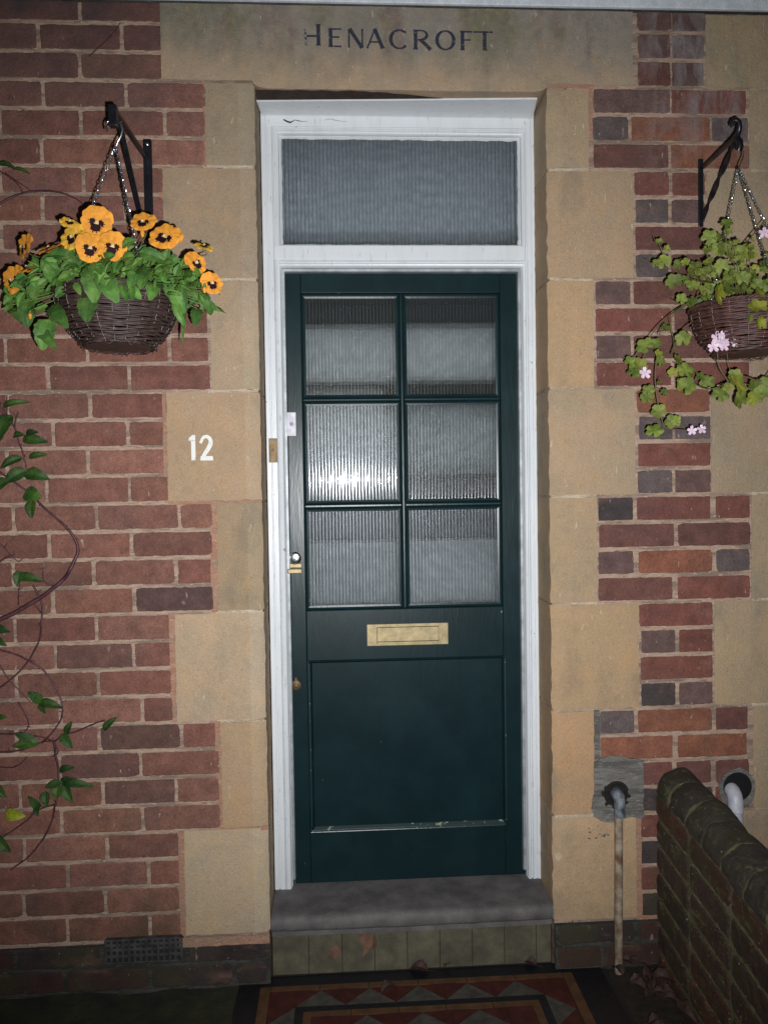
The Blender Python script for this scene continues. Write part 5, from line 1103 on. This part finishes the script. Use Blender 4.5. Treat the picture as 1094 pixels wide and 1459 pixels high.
for i in range(14):      # wispy shoots rising among the chains and spilling out
    a = random.uniform(2.4, 5.6); p0 = Vector(CR) + Vector((.06 * math.cos(a), .05 * math.sin(a), .01)); L_ = random.uniform(.09, .20)
    d = Vector((math.cos(a) * .55, -.25, random.uniform(.3, 1.1))).normalized(); pts = [p0 + d * L_ * f + Vector((0, 0, -.35 * L_ * f * f * random.uniform(.3, 1.2))) for f in (0, .3, .6, .85, 1)]
    sg.tube(pts, .0013, .0008, 'green_stem', 5)
    for p_ in pts[2:]: 
        if random.random() < .8: lobed(q, p_ + Vector((random.uniform(-.008, .008), -.004, random.uniform(-.006, .01))), random.uniform(.006, .013), 'ger_leaf', jit((1.1, 1.05, .9), .3), rot=random.uniform(-3, 3))
for (r0, r1, pts) in GS: 
    sm = []
    P3 = [Vector(p_) for p_ in pts]
    for i in range(len(P3) - 1):
        p0, p1, p2, p3 = P3[max(0, i - 1)], P3[i], P3[i + 1], P3[min(len(P3) - 1, i + 2)]
        for k in range(5):
            f = k / 5; sm.append(.5 * ((2 * p1) + (p2 - p0) * f + (2 * p0 - 5 * p1 + 4 * p2 - p3) * f * f + (3 * p1 - p0 - 3 * p2 + p3) * f ** 3))
    sm.append(P3[-1]); sg.tube(sm, r0 / 1000, r1 / 1000, 'green_stem', 6)
q.build('foliage', gp, auto=70); sg.build('stem', gp, auto=70)
GF += [[[GF[1][0][0] + dx_, GF[1][0][1] + .006, GF[1][0][2] + dz_], GF[1][1] * .85] for dx_, dz_ in ((-.012, -.010), (.010, .008), (.004, -.016), (-.016, .006))]
for (C_, s_) in GF:
    C_ = Vector(C_); q = MB(); nr = Vector((random.uniform(-.3, .3), -1, random.uniform(-.2, .3))).normalized(); a = nr.cross(Vector((0, 0, 1))).normalized(); b = a.cross(nr)
    for k in range(5):
        th = 1.2566 * k + random.uniform(-.15, .15) + .3; d = a * math.cos(th) + b * math.sin(th); sd_ = nr.cross(d); n = 6; vs = []
        for i in range(n + 1):
            f = i / n; hw = s_ * .52 * math.sin(math.pi * min(1, f * .72 + .04)) ** 1.1 * (1 - .25 * (f > .95))
            c_ = C_ + d * s_ * 1.05 * f + nr * (.10 * s_ * f)
            for kk in (-1, 0, 1): vs.append(c_ + sd_ * hw * kk * .62 + nr * (.001 * abs(kk) + random.uniform(0, .0006)) - d * s_ * .1 * f * (kk == 0) * (f > .9))
        pk = random.choice([(.80, .62, .74), (.84, .72, .80), (.78, .58, .72)])
        q.add(vs, [(i * 3 + m_, i * 3 + m_ + 1, (i + 1) * 3 + m_ + 1, (i + 1) * 3 + m_) for i in range(n) for m_ in range(2)], 'petal', pk)
        q.add([C_ + d * s_ * .12 + sd_ * .0006 + nr * .0022, C_ + d * s_ * .12 - sd_ * .0006 + nr * .0022, C_ + d * s_ * .45 + nr * .0028], [(0, 1, 2)], 'petal', (.45, .12, .3))
    q.tube([C_ + Vector((0, .001, 0)), C_ + Vector((.002, .015, -.01))], .0008, .0008, 'green_stem', 5)
    q.build('flower', gp, auto=70)

# ================================================================== CLIMBER ON THE WALL
cv = thing('climbing_plant', (-.85, -.02, 0), 'sparse climber with dark oval leaves and wine red stems on the left brickwork', 'climbing plant')
q = MB()
for (r0, r1, pts) in VS:
    P3 = [Vector(p_) for p_ in pts]; sm = []
    for i, p_ in enumerate(P3): P3[i] = p_ + Vector((0, random.uniform(-.006, .004), 0))
    for i in range(len(P3) - 1):
        p0, p1, p2, p3 = P3[max(0, i - 1)], P3[i], P3[i + 1], P3[min(len(P3) - 1, i + 2)]
        for k in range(5):
            f = k / 5; sm.append(.5 * ((2 * p1) + (p2 - p0) * f + (2 * p0 - 5 * p1 + 4 * p2 - p3) * f * f + (3 * p1 - p0 - 3 * p2 + p3) * f ** 3))
    sm.append(P3[-1]); q = MB(); q.tube([v + Vector((random.uniform(-.0006, .0006), 0, random.uniform(-.0006, .0006))) for v in sm], r0 * 1.25 / 1000, r1 * 1.2 / 1000, 'vine_stem', 6)
    for v in sm[3::4]:
        if random.random() < .6: q.tube([v, v + Vector((random.uniform(-.006, .006), random.uniform(-.004, .006), random.uniform(-.004, .006))), v + Vector((random.uniform(-.012, .012), random.uniform(-.004, .01), random.uniform(-.006, .012)))], .0011, .0006, 'vine_stem', 5)
    pass; q.build('stem', cv, auto=70)
q = MB()
for (A, B, w, ty) in VL:
    leaf(q, A, B, w * 1.12, 'yellow_leaf' if ty == 2 else 'vine_leaf', jit((1, 1, 1) if ty == 0 else (1.5, 1.4, 1.1), .18), sag=random.uniform(.15, .35), fold=random.uniform(.15, .35), round_=.7, crenate=0, nrm=(random.uniform(-.2, .2), -1, random.uniform(.2, .7)), n=10)
q.build('foliage', cv, auto=70)

# ================================================================== FALLEN LEAVES AND LITTER
def fallen(x, y_, z, s, rz_, label, mname='dead_leaf', col=None, grp='dead leaves on the ground', cat='leaf'):
    q = MB(); d = Vector((math.cos(rz_), math.sin(rz_), .15)) * s; A = Vector((x, y_, z + .004))
    leaf(q, A, A + d, s * .62, mname, nrm=(random.uniform(-.4, .4), random.uniform(-.6, 0), 1), sag=.5, fold=.5, crenate=.12, col=col or jit((1, 1, 1), .3))
    q.tube([A, A - d * .4 + Vector((0, 0, .004))], .001, .0007, mname, 5)
    o = q.build('dead_leaf', None, auto=70)
    me = o.data; off = Vector((x, y_, z)); me.transform(Matrix.Translation(-off)); o.location = off
    return tag(o, label, cat, grp)
fallen(.238, .006, .0, .055, 3.0, 'curled brown leaf against the middle of the step riser', col=(1.1, 1, 1))
fallen(.285, .008, .004, .03, .6, 'small shrivelled leaf tip just right of the curled leaf at the riser', col=(1.5, 1.3, 1.3))
fallen(.552, .006, .0, .045, 2.6, 'tan leaf in the right corner where the step meets the path', col=(1.8, 1.6, 1.2))
fallen(.10, -.085, .001, .05, .4, 'dull brown leaf lying on a grey triangle tile at left of path', col=(1., 1.2, 1))
for i in range(26):
    fallen(random.uniform(.76, .89), random.uniform(-.36, -.02), random.uniform(.0, .03), random.uniform(.03, .06), random.uniform(0, 6.28), 'dark red brown dead leaf in the heap between path and boundary wall', col=jit((1.0, .6, .6), .4), grp='dead leaves heaped beside the boundary wall')
